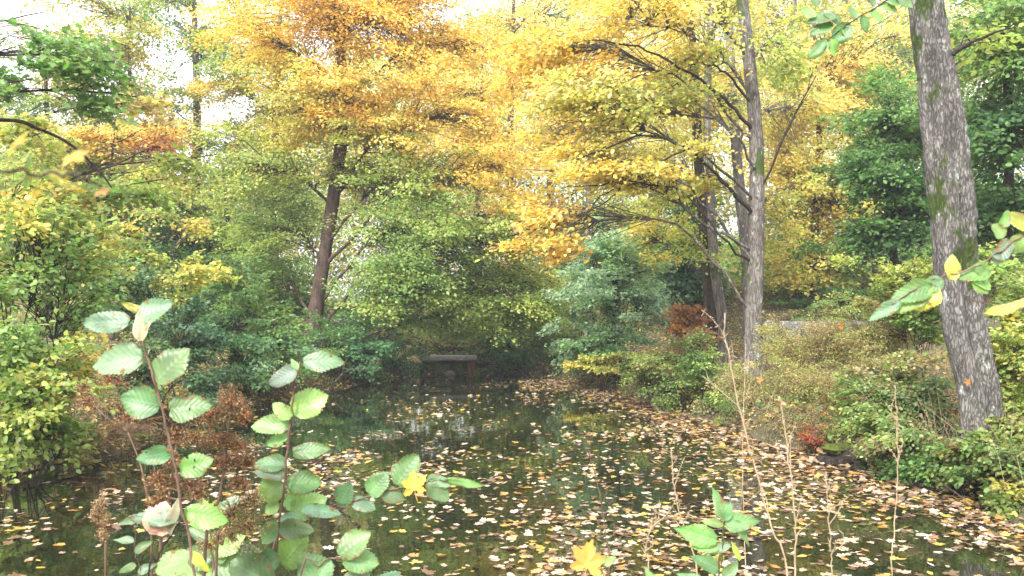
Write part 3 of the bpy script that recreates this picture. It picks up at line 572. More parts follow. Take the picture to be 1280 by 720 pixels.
bush('ash_bush', 'pale blue green bush standing at the far right shore', 'bush', 770, 23.5,
     [(775, 285, 24, 36, 30, 1.0, 'PB3 LG2', 50), (770, 315, 23.6, 45, 35, 1.1, 'PB3 LG2', 70), (745, 335, 23.6, 42, 40, 1.1, 'PB3', 60), (770, 350, 23, 50, 45, 1.1, 'PB3 LG1', 90), (735, 380, 23.5, 45, 45, 1.1, 'PB3 BG1 YG1', 60), (800, 390, 23.5, 45, 45, 1.1, 'PB3 BG1', 64), (760, 430, 23, 50, 35, 1, 'PB2 G2 BG1', 60), (720, 425, 23.5, 35, 35, 1, 'G2 PB2', 44), (815, 350, 24, 35, 40, 1, 'PB2 LG2', 40)], 70, size=.085, per=30, L=.3)
bush('dogwood_bush', 'small yellow bush below the pale blue green one, over the water', 'bush', 752, 22.6,
     [(745, 455, 22.2, 35, 16, .6, 'Y2 YG3', 36), (790, 455, 22.2, 30, 18, .6, 'G2 YG1 B1', 30)], 71, size=.075, per=28, L=.24)
bush('beech_bush', 'rust brown leaved bush right of the pale blue green one', 'bush', 858, 19.5,
     [(860, 405, 19.5, 26, 26, .7, 'R1 B3 O1', 50), (868, 432, 19, 22, 20, .6, 'B3 R1 YG1', 36)], 72, size=.065, per=30, L=.2)
# right bank weeds
RW = [
 ('bramble_bush', 'low green bramble at the water under the rust brown bush', 815, 18.6, [(820, 462, 18.6, 35, 22, .6, 'G2 YG2 T1', 50), (845, 485, 18, 35, 18, .5, 'YG1 B1 G2', 40), (800, 478, 19, 30, 14, .5, 'G1 B1 YG1', 30)], .065),
 ('bramble_bush', 'green bramble around the foot of the slender dark trunk', 880, 17.2, [(880, 470, 17.2, 35, 24, .6, 'G3 YG1 DG1', 54), (905, 500, 16.6, 35, 18, .5, 'G2 T1 YG1', 44), (865, 445, 18, 25, 22, .5, 'G2 B1', 34)], .065),
 ('weed_clump', 'straw coloured weeds at the foot of the slim grey trunk', 930, 16.3, [(930, 490, 16.3, 38, 25, .6, 'T2 YG2 G1', 60), (960, 510, 15.6, 35, 22, .5, 'T2 YG1 B1', 50), (920, 515, 15.9, 30, 14, .4, 'G2 T1', 30)], .055),
 ('weed_clump', 'tall yellow brown weeds right of the slim grey trunk', 1000, 15.5, [(990, 450, 15.8, 42, 34, .7, 'YG3 T2 Y1', 84), (1030, 440, 15.8, 40, 32, .7, 'YG2 T2 B1', 74), (1000, 490, 15, 42, 30, .6, 'YG2 T1 B1 G1', 70)], .055),
 ('weed_clump', 'yellow brown weeds in front of the pale stone wall', 1090, 15.5, [(1075, 435, 15.6, 42, 30, .7, 'YG3 T2', 74), (1115, 425, 15.6, 38, 35, .7, 'T2 YG2 B1', 70), (1080, 475, 15, 45, 28, .6, 'YG2 T2 G1', 70)], .055),
 ('weed_clump', 'rusty weeds above the dark mossy stump', 1050, 13.6, [(1040, 500, 13.6, 40, 28, .5, 'YG2 T2 B2', 66), (1010, 525, 13.6, 30, 18, .4, 'T1 B2 G1', 40), (1065, 525, 13, 35, 20, .4, 'YG2 G2 B1', 46), (1000, 540, 13.5, 34, 16, .3, 'G2 T2 B1', 50), (965, 532, 14.6, 30, 14, .3, 'YG1 T2 B1', 40), (1035, 548, 12.9, 24, 12, .25, 'G2 B2 YG1', 30)], .055),
 ('nettle_patch', 'leafy green nettles left of the big trunk', 1130, 12.4, [(1120, 470, 12.6, 45, 30, .6, 'G3 YG1 T2', 40), (1150, 500, 12, 42, 28, .5, 'G3 T1 B1 DG1', 40), (1100, 510, 12.4, 35, 26, .5, 'G2 YG2', 40)], .075),
 ('bramble_bush', 'green bramble spilling from the bank under the big trunk', 1170, 10.6, [(1140, 560, 10.7, 45, 24, .4, 'G3 T1 YG1 DG1', 34), (1190, 580, 10.2, 45, 24, .4, 'G3 B1 DG1 YG1', 36), (1110, 540, 11.3, 35, 22, .4, 'G3 YG1 T1', 34), (1160, 590, 10.3, 40, 14, .3, 'G2 DG1', 24)], .07),
 ('bramble_bush', 'yellow spotted bramble in the lower right corner of the bank', 1255, 9.3, [(1250, 590, 9.2, 40, 28, .4, 'G3 YG1 DG1 T1', 34), (1240, 570, 9.5, 30, 20, .35, 'G3 YG1 B1', 24), (1275, 620, 8.9, 30, 22, .3, 'G2 Y1 YG1', 26), (1285, 560, 9.5, 30, 35, .4, 'G3 YG2', 24)], .075),
 ('hazel_bush', 'tall bush with yellowing leaves right of the big trunk', 1270, 10.4, [(1260, 470, 10.4, 32, 45, .5, 'G2 YG2 Y1', 46), (1275, 400, 10.8, 35, 45, .6, 'G2 YG3 B1', 46), (1262, 520, 10, 30, 25, .4, 'YG2 T1 G2', 26), (1245, 340, 12, 40, 30, .6, 'YG3 LG1', 30)], .08),
 ('maple_bush', 'pale yellow green sapling behind the big trunk and weeds', 1150, 14.5, [(1130, 350, 15, 45, 30, .8, 'YG3 LG1 Y1', 36), (1150, 400, 14.5, 35, 30, .7, 'YG2 G2', 36), (1110, 385, 15.5, 40, 22, .7, 'YG2 T1 G1', 30)], .085),
 ('bramble_bush', 'green growth on the slope behind the pale stone wall', 1040, 27, [(990, 400, 27, 50, 16, 1, 'G3 LG1 T1', 60), (1060, 395, 27, 60, 18, 1, 'G2 T1 YG2', 66), (1020, 375, 29, 60, 16, 1.2, 'G3 BG1', 60), (1110, 380, 28, 50, 20, 1.2, 'G2 YG1', 50)], .09),
 ('red_weed', 'small dark red leaved plant at the waterline left of the stump', 1018, 12.9, [(1018, 548, 12.8, 13, 9, .15, 'R5 B1', 12)], .05),
]
for k, (nm, lb, px, Y, lobes, s) in enumerate(RW):
    lobes = [(a + (6 if 'weed_clump' == nm else 0), b_ - (5 if 'weed_clump' == nm else 3), Y_, rx * 1.05, ry * 1.15, rd, sp, m_ * (2.6 if nm == 'weed_clump' else 1.25)) for a, b_, Y_, rx, ry, rd, sp, m_ in lobes]
    bush(nm, lb, 'plant' if 'bush' not in nm else 'bush', px, Y, lobes, 90 + k, size=s * .8, mult=2.3, per=30, L=.2, bark=BARK_TWIG if 'weed' in nm else BARK_DARK, stems=10, stem_r=.007,
         shape='narrow' if nm == 'weed_clump' else 'oval', jit=.8 if nm == 'weed_clump' else .5, twig=.003, colj=.3)

# ferns at the left shore
def fern(label, px, Y, h, spec, seed, nf=11):
    x = (px - 640) / K * Y; z = Hs(x, Y); t = thing('fern', label, 'fern', (x, Y, z), 'ferns on the left shore'); r = np.random.default_rng(seed)
    for k in range(nf):
        P, D, N, S, C = [], [], [], [], []
        az = r.uniform(0, 2 * PI); o = np.array([math.cos(az), math.sin(az), 0]); ln = h * r.uniform(.8, 1.2)
        q = smooth_path([np.array([x, Y, z - .03]), np.array([x, Y, z]) + o * ln * .3 + np.array([0, 0, ln * .7]), np.array([x, Y, z]) + o * ln * .75 + np.array([0, 0, ln * .8]), np.array([x, Y, z]) + o * ln * 1.15 + np.array([0, 0, ln * .45])], 24)
        lat = np.cross(o, [0, 0, 1]); c = pal(spec, 1, r)[0]
        for j in range(5, 24):
            l = ln * .26 * math.sin(PI * min(1, (24 - j) / 19) * .5 + .05)
            for sd_ in (-1, 1): P.append(q[j]); D.append(lat * sd_ + o * .35 - np.array([0, 0, .3])); N.append(np.array([0, 0, 1]) + o * .3 + r.normal(0, .15, 3)); S.append(l); C.append(c * r.uniform(.7, 1.3))
        fr = leaves('frond', np.array(P), nrm(np.array(N)), np.array(D), np.array(S), np.array(C), LEAF, t, 'narrow')
        v, f, c3 = tube(q, np.linspace(.004, .002, 24), 5); st_ = new_mesh('stalk', v - np.array([x, Y, z]), [f, c3], BARK_TWIG, None); st_.parent = fr
fern('brown withered fern at the left shore, nearest the corner', 120, 11.9, .6, 'B3 T2', 1)
fern('olive fern left of the withered brown ones', 65, 11.2, .55, 'YG1 G3', 2)
fern('withered fern half green half brown beside the holly', 160, 12.4, .6, 'B2 YG1 T1', 3)
fern('pinkish brown dry fern high on the left bank', 95, 12.2, .75, 'B2 R1 T2', 4)

# ------------------------------------------------------------------ ground cover (stuff)
def ground_cover(name, label, n, xr, yr, test, size, spec, seed, lift=.12, mat=LEAF, shape='rhomb', flatn=.5):
    r = np.random.default_rng(seed); x = r.uniform(*xr, n); y = r.uniform(*yr, n)
    x0, y0 = x, y; k = test(x, y, sdist(x, y), r.uniform(0, 1, n)); x, y = x[k], y[k]
    z = np.maximum(H(x, y), .01) + r.uniform(0, 1, len(x)) ** 2 * lift + .01
    P = np.stack([x, y, z], -1); N = nrm(np.array([[0, 0, 1.]]) + r.normal(0, flatn, P.shape)); D = r.normal(size=P.shape)
    C = pal(spec, len(x), r) * r.uniform(.6, 1.3, len(x))[:, None]
    tag(leaves(name, P, N, D, size * r.uniform(.6, 1.3, len(x)), C, mat, None, shape), label, None, kind='stuff')
ground_cover('fallen_leaves', 'brown and yellow fallen leaves littering the banks', 140000, (-14, 17), (3, 36), lambda x, y, d, u: (d > .02) & (u < np.exp(-d / 6)), .09, 'B3 T2 Y1 O1', 1, .03, DRYLEAF, 'oval', .35)
ground_cover('undergrowth', 'low mixed green undergrowth covering the banks', 110000, (-14, 17), (7, 36), lambda x, y, d, u: (d > .15) & (u < .9 * np.exp(-d / 9)) & (noise3(np.stack([x, y, 0 * x], -1), 1.5, 3) > -.5), .07, 'G3 YG2 DG1 BG1 T1', 2, .38, LEAF, 'oval', .5)
ground_cover('slope_growth', 'green and tan low growth covering the far slopes', 90000, (-25, 35), (30, 62), lambda x, y, d, u: d > .5, .2, 'G3 YG2 DG1 T2 B1', 4, .9, LEAF, 'oval', .6)
ground_cover('bank_edge_growth', 'grass and leafy trailers hanging over the waterline', 70000, (-8, 7), (7, 30), lambda x, y, d, u: (d > -.12) & (d < .6) & (noise3(np.stack([x, y, 0 * x], -1), 2.1, 8) > -.7), .07, 'G2 YG1 B2 T1 DG1', 3, .3, LEAF, 'narrow', .9)

# ------------------------------------------------------------------ floating leaves
r = np.random.default_rng(5); n = 84000
x = r.uniform(-8, 6, n); y = 4.6 + (30 - 4.6) * r.uniform(0, 1, n) ** 1.15; sd = sdist(x, y)
pp = np.stack([x, y * .6, 0 * x], -1)
cl = noise3(pp, 1.6, 40) + .7 * noise3(pp, 4.5, 41)
ppx = 640 + x / y * K
dens = .08 + .52 * sm(.0, 1.6, cl)
dens += .16 * sm(520, 800, ppx) * (y < 13) + .10 * sm(430, 560, ppx) * (1 - sm(760, 880, ppx)) * (y < 11.5)
dens += .75 * sm(1.4, .1, -sd) * (x > 0) * (y < 27) + .55 * sm(2.2, .6, -sd) * (x > 1.5) * (y > 9)
dens *= np.where((y > 15) & (x < 1.8), .35, 1.0)
dens += .5 * ((y > 22.5) & (y < 26.5) & (x > .2)) + .5 * ((-sd < .5) & (x < -3.5) & (y > 20))
dens *= np.where(x < -2.5, .75, 1)
shore_mat = (sd > -.75) & (x > 1) & (y > 7.5); dens = dens + .5 * shore_mat
keep = (sd < -.03) & (r.uniform(0, 1, n) < dens * .8)
x, y, ppx = x[keep], y[keep], ppx[keep]; n = len(x)
size = .032 + .080 * r.uniform(0, 1, n) ** 1.8
FP = {'cream': (.46, .36, .25), 'pale_pink': (.44, .30, .22), 'yellow': (.46, .33, .07), 'orange': (.40, .20, .06), 'brown': (.15, .085, .045), 'white': (.58, .50, .41)}
fk = list(FP); kk = r.choice(6, n, p=[.24, .19, .17, .10, .20, .10])
near_ = (sd[keep] > -1.1) & (x > 1) & (r.uniform(0, 1, n) < .5); kk = np.where(near_, r.choice([3, 4, 4, 0, 1], n), kk)
fc = np.array([FP[k] for k in fk])[kk]
inview = (np.abs(ppx - 640) < 660) & (y > 6.6)
order = np.argsort(np.where(inview, y / size, 1e9))
IND = order[:300]; rest = np.setdiff1d(np.arange(n), IND)
# prototypes: gently curled leaves
def curled(shape, col, seed):
    q = np.random.default_rng(seed); tv, tf = SHAPES[shape]; v = tv.copy().astype(float); v[:, 0] -= .45
    v[:, 1] *= q.uniform(.85, 1.25)
    ang = q.uniform(0, PI); ax = v[:, 0] * math.cos(ang) + v[:, 1] * math.sin(ang); v[:, 2] = .32 * q.uniform(.4, 1) * ax ** 2 + q.normal(0, .02, len(v)) + .012
    # short leaf stalk
    sv, sf, sc_ = tube(smooth_path([v[1] if shape == 'maple' else v[0], (-.65, .03, .05), (-.85, .1, .1)], 5), np.full(5, .012), 4)
    V = np.vstack([v, sv]); F = [f for f in tf] + [sf + len(v), sc_ + len(v)]
    F4 = [f for f in F if f.shape[1] == 4]; F3 = [f for f in F if f.shape[1] == 3]
    F = ([np.vstack(F4)] if F4 else []) + ([np.vstack(F3)] if F3 else [])
    o = new_mesh('floating_leaf', V, F, FLOATLEAF, None, cols=np.tile(np.array(col), (len(V), 1)) * q.uniform(.85, 1.1)); COL.objects.unlink(o)
    return o
LAB = {'cream': 'cream coloured fallen leaf floating on the near pond water', 'pale_pink': 'pinkish pale fallen leaf floating on the near pond water', 'yellow': 'yellow fallen leaf floating on the near pond water',
       'orange': 'orange fallen leaf floating on the near pond water', 'brown': 'dark brown fallen leaf floating on the near pond water', 'white': 'whitish upturned fallen leaf floating on the near pond water'}
protos = {k: [curled(s, FP[k], 10 * i + j) for j, s in enumerate(['maple', 'maple', 'oval', 'maple', 'oval'])] for i, k in enumerate(fk)}
for i in IND:
    k = fk[kk[i]]; o = protos[k][r.integers(5)].copy(); COL.objects.link(o); s = float(size[i])
    o.location = (x[i], y[i], .003); o.scale = (s, s, s); o.rotation_euler = (r.normal(0, .08), r.normal(0, .08), r.uniform(0, 6.28))
    tag(o, LAB[k], 'leaf', k.replace('_', ' ') + ' leaves floating on the near water')
P_ = np.stack([x[rest], y[rest], np.full(len(rest), .012)], -1)
N_ = nrm(np.array([[0, 0, 1.]]) + r.normal(0, .16, P_.shape)); D_ = r.normal(size=P_.shape)
tag(leaves('floating_leaves', P_, N_, D_, size[rest], fc[rest] * r.uniform(.75, 1.1, (len(rest), 1)), FLOATLEAF, None, 'maple'), 'thousands of small fallen leaves drifting on the farther pond water', None, kind='stuff')
for k in protos:
    for o in protos[k]:
        bpy.data.objects.remove(o)

# ------------------------------------------------------------------ built bits: plank, wall, stump, twigs
def box(c, s, rz=0, bev=.02, seed=0, jitter=.0):
    """bevelled slightly irregular block: V,Q,T"""
    import bmesh
    bm = bmesh.new(); bmesh.ops.create_cube(bm, size=1)
    for v in bm.verts: v.co.x *= s[0]; v.co.y *= s[1]; v.co.z *= s[2]
    bmesh.ops.bevel(bm, geom=list(bm.edges), offset=bev, segments=2, affect='EDGES')
    bmesh.ops.subdivide_edges(bm, edges=[e for e in bm.edges if e.calc_length() > .12], cuts=4, use_grid_fill=True)
    bmesh.ops.triangulate(bm, faces=bm.faces)
    V = np.array([v.co[:] for v in bm.verts]); T = np.array([[v.index for v in f.verts] for f in bm.faces]); bm.free()
    if jitter: V = V + jitter * noise3(V, 9, seed)[:, None] * nrm(V)
    cz, sz = math.cos(rz), math.sin(rz); V = np.stack([V[:, 0] * cz - V[:, 1] * sz, V[:, 0] * sz + V[:, 1] * cz, V[:, 2]], -1) + np.array(c)
    return V, np.zeros((0, 4), int), T
def put(name, parts, mat, parent=None, smooth=False):
    v, f = merge(parts); return new_mesh(name, v, f, mat, parent, smooth=smooth)
t = thing('plank_sluice', 'weathered grey plank bridge over the dark outlet at the far end', 'footbridge', (-2.0, 28.2, 0))
put('plank', [box((-1.98, 27.6, .58), (1.75, .8, .13), .03, .015, 1, .008)], PLANK, t)
put('beam', [box((-2.05, 28.32, .395), (1.6, .12, .11), .03, .015, 2, .01)], ROTTEN, t)
put('post', [box((-1.27, 27.45, .2), (.24, .16, .64), .1, .02, 3, .02)], RUSTY, t)
put('post', [box((-2.78, 27.5, .15), (.14, .14, .6), .1, .02, 4, .02)], ROTTEN, t)
put('back_board', [box((-2.05, 28.75, .1), (1.8, .06, .7), .0, .01, 5, .01)], ROTTEN, t)
tag(put('stone', [box((-1.05, 27.3, .08), (.26, .3, .4), .4, .09, 6, .04)], MOSS, smooth=True), 'mossy yellow green stone at the right end of the plank', 'stone')
tag(put('stone', [box((-2.0, 28.3, .03), (.35, .22, .18), .2, .06, 7, .03)], STONE, smooth=True), 'pale stone lying under the plank', 'stone')
wx0 = (957 - 640) / K * 24; wx1 = (1112 - 640) / K * 24.4
t = thing('stone_wall', 'low pale stone wall on the slope behind the yellow brown weeds', 'wall', ((wx0 + wx1) / 2, 24.2, 1.1))
q = np.random.default_rng(3); xx = wx0
while xx < wx1:
    wd = q.uniform(.35, .7); put('block', [box((xx + wd / 2, 24.2, 1.42), (wd - .02, .4, q.uniform(.62, .7)), q.normal(0, .03), .05, int(xx * 9), .035)], STONE, t, True); xx += wd
st = W(1064, 566, 11.6)
t = thing('mossy_rock', 'low dark wet rock with green mossy cap at the right waterline', 'rock', (st[0], 11.6, 0))
put('rock_face', [box((st[0], 11.85, .02), (.52, .42, .30), .3, .10, 31, .07), box((st[0] + .2, 11.8, .0), (.3, .3, .22), -.4, .07, 34, .06)], HOLLOW, t, True)
put('moss_cap', [box((st[0], 11.86, .185), (.50, .40, .11), .3, .05, 33, .05)], MOSS, t, True)
for (nm, lb, pa, rr, mt, cat) in [
    ('fallen_twig', 'bare grey twig rising from the left far shore', [W(408, 492, 22.3), W(425, 470, 22.4), W(440, 462, 22.5), W(458, 461, 22.6)], .016, BARK_GREY, 'twig'),
    ('fallen_twig', 'crooked dead twig over the dark hollow at the right shore', [W(1180, 606, 9.6), W(1200, 620, 9.5), W(1212, 632, 9.4), W(1211, 650, 9.3)], .012, BARK_TWIG, 'twig'),
    ('fallen_log', 'dark wet log lying at the shore below the slender trunk', [W(895, 527, 15.9), W(915, 531, 15.7), W(942, 537, 15.3)], .09, ROTTEN, 'log'),
    ('bare_branch', 'dark forked bare branch reaching right from the slim grey trunk', [W(947, 240, 18), W(962, 215, 17.8), W(978, 175, 17.6), W(998, 135, 17.4), W(1020, 95, 17.3)], .03, BARK_DARK, 'branch'),
    ('fallen_branch', 'thin branch lying on the left shore mud', [W(30, 592, 10.5), W(80, 578, 11.2), W(140, 566, 12)], .02, BARK_DARK, 'branch')]:
    P_ = smooth_path(pa, 18); v, f, c = tube(P_, np.linspace(rr, rr * .4, 18), 7, .12, 3)
    side = []
    if nm in ('bare_branch', 'fallen_twig'):
        q = np.random.default_rng(len(lb))
        for j in (6, 9, 12, 15):
            d = P_[j] - P_[j - 1]; d /= np.linalg.norm(d); e = P_[j] + (d + np.array([q.normal(0, .6), q.normal(0, .3), .5])) * rr * 12
            side.append(tube(smooth_path([P_[j], (P_[j] + e) / 2 + q.normal(0, rr, 3), e], 6), np.linspace(rr * .4, rr * .15, 6), 5))
    v, f = merge([(v, f, c)] + side)
    tag(new_mesh(nm, v, f, mt, smooth=True), lb, cat)
for cx, cy, Y, sz, lb in [(1075, 588, 11.3, .14, 'small dark stone in the water just right of the mossy rock'), (925, 533, 15.5, .22, 'dark wet stone by the log under the slim grey trunk'), (990, 556, 13.3, .16, 'dark stone at the waterline left of the red leaved plant'),
                       (1205, 612, 9.9, .24, 'dark stone in the hollow under the big trunk'), (1150, 604, 10.2, .15, 'round wet stone between the mossy rock and the dead twig'), (865, 514, 17.6, .2, 'dark stone under the green bramble at the far bend of the bank'),
                       (1240, 640, 9.1, .2, 'wet stone at the lower right corner of the pond'), (60, 590, 10.9, .2, 'dark stone at the left shore below the hazel bush'), (120, 578, 11.7, .16, 'dark stone at the left shore below the ferns')]:
    x_ = (cx - 640) / K * Y; tag(put('stone', [box((x_, Y, .02), (sz * 1.5, sz * 1.1, sz), cx * .1, sz * .28, cx, sz * .2)], HOLLOW, smooth=True), lb, 'stone', 'dark stones along the shore')
q = np.random.default_rng(77); n_ = 9000; x_ = q.uniform(-9, 10, n_); y_ = q.uniform(7.5, 21, n_); d_ = sdist(x_, y_); k_ = (d_ > .05) & (q.uniform(0, 1, n_) < np.where(x_ > 0, .8, .3)) & (noise3(np.stack([x_, y_, 0 * x_], -1), 1.4, 4) > -.3); x_, y_ = x_[k_], y_[k_]
a_ = np.stack([x_, y_, H(x_, y_) - .02], -1); h_ = q.uniform(.25, .95, len(x_))[:, None]; m1 = a_ + np.array([0, 0, 1]) * h_ * .6 + q.normal(0, .06, a_.shape) * h_ * 2 * [1, 1, 0]; e_ = m1 + np.array([0, 0, 1]) * h_ * .35 + q.normal(0, .12, a_.shape) * h_ * 2 * [1, 1, .3]
v, f, c = merge([segs(a_, m1, .0035 + 0 * h_, .0025 + 0 * h_), segs(m1, e_, .0025 + 0 * h_, .001 + 0 * h_)])[0], *merge([segs(a_, m1, .0035 + 0 * h_, .0025 + 0 * h_), segs(m1, e_, .0025 + 0 * h_, .001 + 0 * h_)])[1]
tag(new_mesh('dry_grass', v, [f, c], DRYSTEM), 'straw coloured dead stems and grass standing along the banks', None, kind='stuff')
# extra visible limbs of the yellow maple over the pond
MT = bpy.data.objects['maple_tree']
for pa, rr in [([W(942, 165, 18), W(910, 130, 17.6), W(870, 95, 17.2), W(800, 60, 16.8), W(740, 50, 16.4)], .04), ([W(945, 135, 18), W(905, 90, 17.7), W(880, 80, 17.5), W(850, 75, 17)], .03),
               ([W(943, 270, 18), W(900, 225, 17.4), W(860, 185, 17), W(800, 170, 16.4), W(720, 200, 16)], .04), ([W(860, 185, 17), W(800, 215, 16.6), W(750, 255, 16.2), W(700, 290, 16)], .02),
               ([W(942, 330, 18), W(905, 300, 17.4), W(850, 240, 17), W(770, 230, 16.6), W(700, 235, 16.2)], .028), ([W(800, 170, 16.4), W(760, 150, 16.2), W(700, 150, 16)], .018),
               ([W(926, 60, 18), W(890, 20, 17.4), W(840, 0, 17), W(800, -20, 17)], .035), ([W(770, 230, 16.6), W(730, 270, 16.4), W(712, 305, 16.2)], .014)]:
    P_ = smooth_path(pa, 22); P_[1:] += np.random.default_rng(int(rr * 1e4)).normal(0, .025, (21, 3))
    v, f, c = tube(P_, np.linspace(rr, rr * .3, 22), 7, .05); new_mesh('branch', v, [f, c], BARK_DARK, MT, smooth=True)

# ------------------------------------------------------------------ foreground plants
def big_leaf(parent, bx, by, tx, ty, Y, wr=.9, col=(.10, .26, .07), seed=0, tilt=.28, dep=0.0, fold=.18, curl=.18, name='leaf', mat=None, pointed=False, holes=0, mul=1.0):
    wr *= np.random.default_rng(int(bx * 31 + ty)).uniform(.85, 1.08)
    """leaf blade from base pixel to tip pixel at distance Y"""
    q = np.random.default_rng(seed + int(bx * 7 + by * 13)); a = W(bx, by, Y); b = W(tx, ty, Y + dep)
    d = b - a; ln = np.linalg.norm(d) * mul; d = d / np.linalg.norm(d)
    nrm0 = np.array([0, -1., 0]) * (1 - tilt) + np.array([0, 0, 1.]) * tilt + q.normal(0, .12, 3); nn = nrm0 - d * (nrm0 @ d); nn /= np.linalg.norm(nn); s = np.cross(nn, d)
    R_, Cc = 25, 9; tt = np.linspace(0, 1, R_)
    prof = (np.sin(PI * tt ** (.62 if pointed else .78)) ** (.9 if pointed else .62)) * .5 * wr; prof[0] = .004; prof[-1] = .004
    prof = prof * (1 + .07 * np.sin(tt * q.uniform(5, 12) + q.uniform(0, 6)))
    ser = np.where(np.arange(R_) % 2 == 0, 1.05, .97) + q.normal(0, .012, R_)
    uu = np.linspace(-1, 1, Cc); V, UV = [], []
    ph = q.uniform(0, 6)
    for i_, t_ in enumerate(tt):
        for u_ in uu:
            e = ser[i_] if abs(u_) > .99 else 1
            hgt = fold * abs(u_) * prof[i_] - curl * (t_ ** 2) * .6 + .012 * math.sin(t_ * 50 - abs(u_) * 6) * abs(u_) * 1 + .05 * math.sin(ph + t_ * 5 + u_ * 2.5) * abs(u_)
            V.append(a + d * ln * (t_ + (-.04 if abs(u_) > .99 and i_ % 2 else 0)) + s * ln * prof[i_] * u_ * e + nn * ln * hgt); UV.append((.5 + u_ * .5, t_))
    i = (np.arange(R_ - 1)[:, None] * Cc + np.arange(Cc - 1)[None]).ravel(); F = np.stack([i, i + 1, i + Cc + 1, i + Cc], -1)
    if holes: F = np.delete(F, q.choice(len(F), holes, replace=False), 0)
    c = np.array(col) * q.uniform(.75, 1.2) * (1 + q.normal(0, .07, 3))
    o = new_mesh(name, np.array(V), F, mat or BIGLEAF, parent, cols=np.tile(c, (len(V), 1)), uv=np.array(UV), smooth=True)
    return o
def maple_leaf(parent, cx, cy, w, Y, col, ang=0, name='maple_leaf', seed=0, mat=None, tilt=.3):
    """five-lobed toothed leaf with a dished, creased blade and a stalk"""
    q = np.random.default_rng(seed + int(cx)); a = W(cx, cy, Y); s = pxm(w, Y) * .56
    th = np.linspace(-PI, PI, 97)[:-1]; rr = np.full(96, .16); cre = np.zeros(96)
    for la, ll, lw in ((0, 1.0, .62), (.92, .95, .58), (-.92, .95, .58), (1.9, .72, .6), (-1.9, .72, .6)):
        d = np.abs(th - la * q.uniform(.95, 1.05)); x = np.clip(1 - d / lw, 0, 1)
        rr = np.maximum(rr, ll * q.uniform(.9, 1.08) * (.52 + .48 * x ** 1.1) * (d < lw)); cre = np.maximum(cre, x)
    rr *= 1 + .07 * np.sin(th * 23) * (rr > .4) + q.normal(0, .02, 96)
    bend = q.uniform(-.5, .5, 3); V = [(0, 0, 0)]
    for f in (.33, .66, 1):
        for k in range(96):
            x, y = rr[k] * f * math.cos(th[k]), rr[k] * f * math.sin(th[k]); V.append((x, y, .12 * f * (.5 - cre[k]) + .3 * bend[0] * x * x + .35 * bend[1] * y * y + .3 * bend[2] * x * y))
    F4 = [(1 + b_ * 96 + k, 1 + b_ * 96 + (k + 1) % 96, 97 + b_ * 96 + (k + 1) % 96, 97 + b_ * 96 + k) for b_ in (0, 1) for k in range(96)]
    F3 = [(0, 1 + (k + 1) % 96, 1 + k) for k in range(96)]
    V = np.array(V); ax = np.array([math.cos(ang), 0, math.sin(ang)]); up = np.array([-math.sin(ang) * (1 - tilt), .9 * tilt, math.cos(ang) * (1 - tilt * .4)]); up /= np.linalg.norm(up); nn = np.cross(ax, up)
    sv, sq, st3 = tube(smooth_path([(0, 0, 0), (-.4, .03, .05), (-.85, .12, .12)], 8), np.full(8, .02), 5)
    F4 = np.vstack([np.array(F4), sq + len(V)]); F3 = np.vstack([np.array(F3), st3 + len(V)]); V = np.vstack([V, sv])
    V = a + s * (V[:, 0:1] * up + V[:, 1:2] * ax + V[:, 2:3] * nn)
    return new_mesh(name, V, [F4, F3], mat or DRYLEAF, parent, cols=np.tile(np.array(col), (len(V), 1)), smooth=True)
GL, GB, GY_, GBL = (.14, .26, .10), (.21, .37, .11), (.38, .42, .08), (.19, .31, .19)
def stem(parent, pts, r0, r1, mat=None, name='stem', seed=0):
    r0 *= .48; r1 *= .7; P_ = smooth_path(pts, 40); P_[1:-1] += np.random.default_rng(seed).normal(0, .0012, (38, 3))
    v, f, c = tube(P_, np.linspace(r0, r1, 40), 8, .08, seed); return new_mesh(name, v, [f, c], mat or BARK_TWIG, parent, smooth=True)
def groundpt(px, Y):
    x = (px - 640) / K * Y; return np.array([x, Y, Hs(x, Y) - .03])
Y1 = 1.55
t = thing('hazel_sapling', 'tall sapling at left with round leaves and a dried papery tip', 'sapling', groundpt(250, Y1))
stem(t, [groundpt(255, Y1), W(248, 800, Y1), W(228, 640, Y1), W(214, 560, Y1), W(197, 490, Y1), W(182, 440, Y1), W(175, 405, Y1)], .0055, .003, seed=1)
for a in [(162, 402, 100, 403, GBL, .55), (170, 400, 214, 376, GBL, .7), (178, 446, 112, 456, GBL, .72), (196, 476, 234, 434, GL, .85), (200, 507, 147, 497, GL, .72), (212, 512, 264, 506, GL, .7),
          (213, 566, 168, 574, GL, .6), (226, 588, 266, 574, GB, .7), (186, 392, 150, 378, GY_, .3), (230, 640, 285, 652, GB, .55), (228, 648, 158, 646, GBL, .35), (236, 700, 192, 712, GB, .9), (238, 690, 262, 716, GY_, .4)]:
    big_leaf(t, a[0], a[1], a[2], a[3], Y1 + (a[0] % 7) * .006, a[5], a[4], seed=3, holes=3 if a[0] in (212, 226, 213) else 0)
for a in [(176, 426, 170, 392, .4, .3), (177, 426, 177, 386, .36, -.2), (178, 424, 186, 400, .42, .4), (176, 426, 166, 404, .4, -.3)]: big_leaf(t, a[0], a[1], a[2], a[3], Y1 - .02, a[4], (.68, .54, .38), seed=8, mat=DRYLEAF, name='dry_leaf', fold=.5, curl=a[5], pointed=True)
Y2 = 1.9
t = thing('hazel_sapling', 'leafy sapling with reddish stem left of the picture centre', 'sapling', groundpt(330, Y2))
stem(t, [groundpt(330, Y2), W(338, 800, Y2), W(345, 700, Y2), W(354, 620, Y2), W(362, 540, Y2), W(368, 480, Y2), W(375, 452, Y2)], .0065, .003, seed=2)
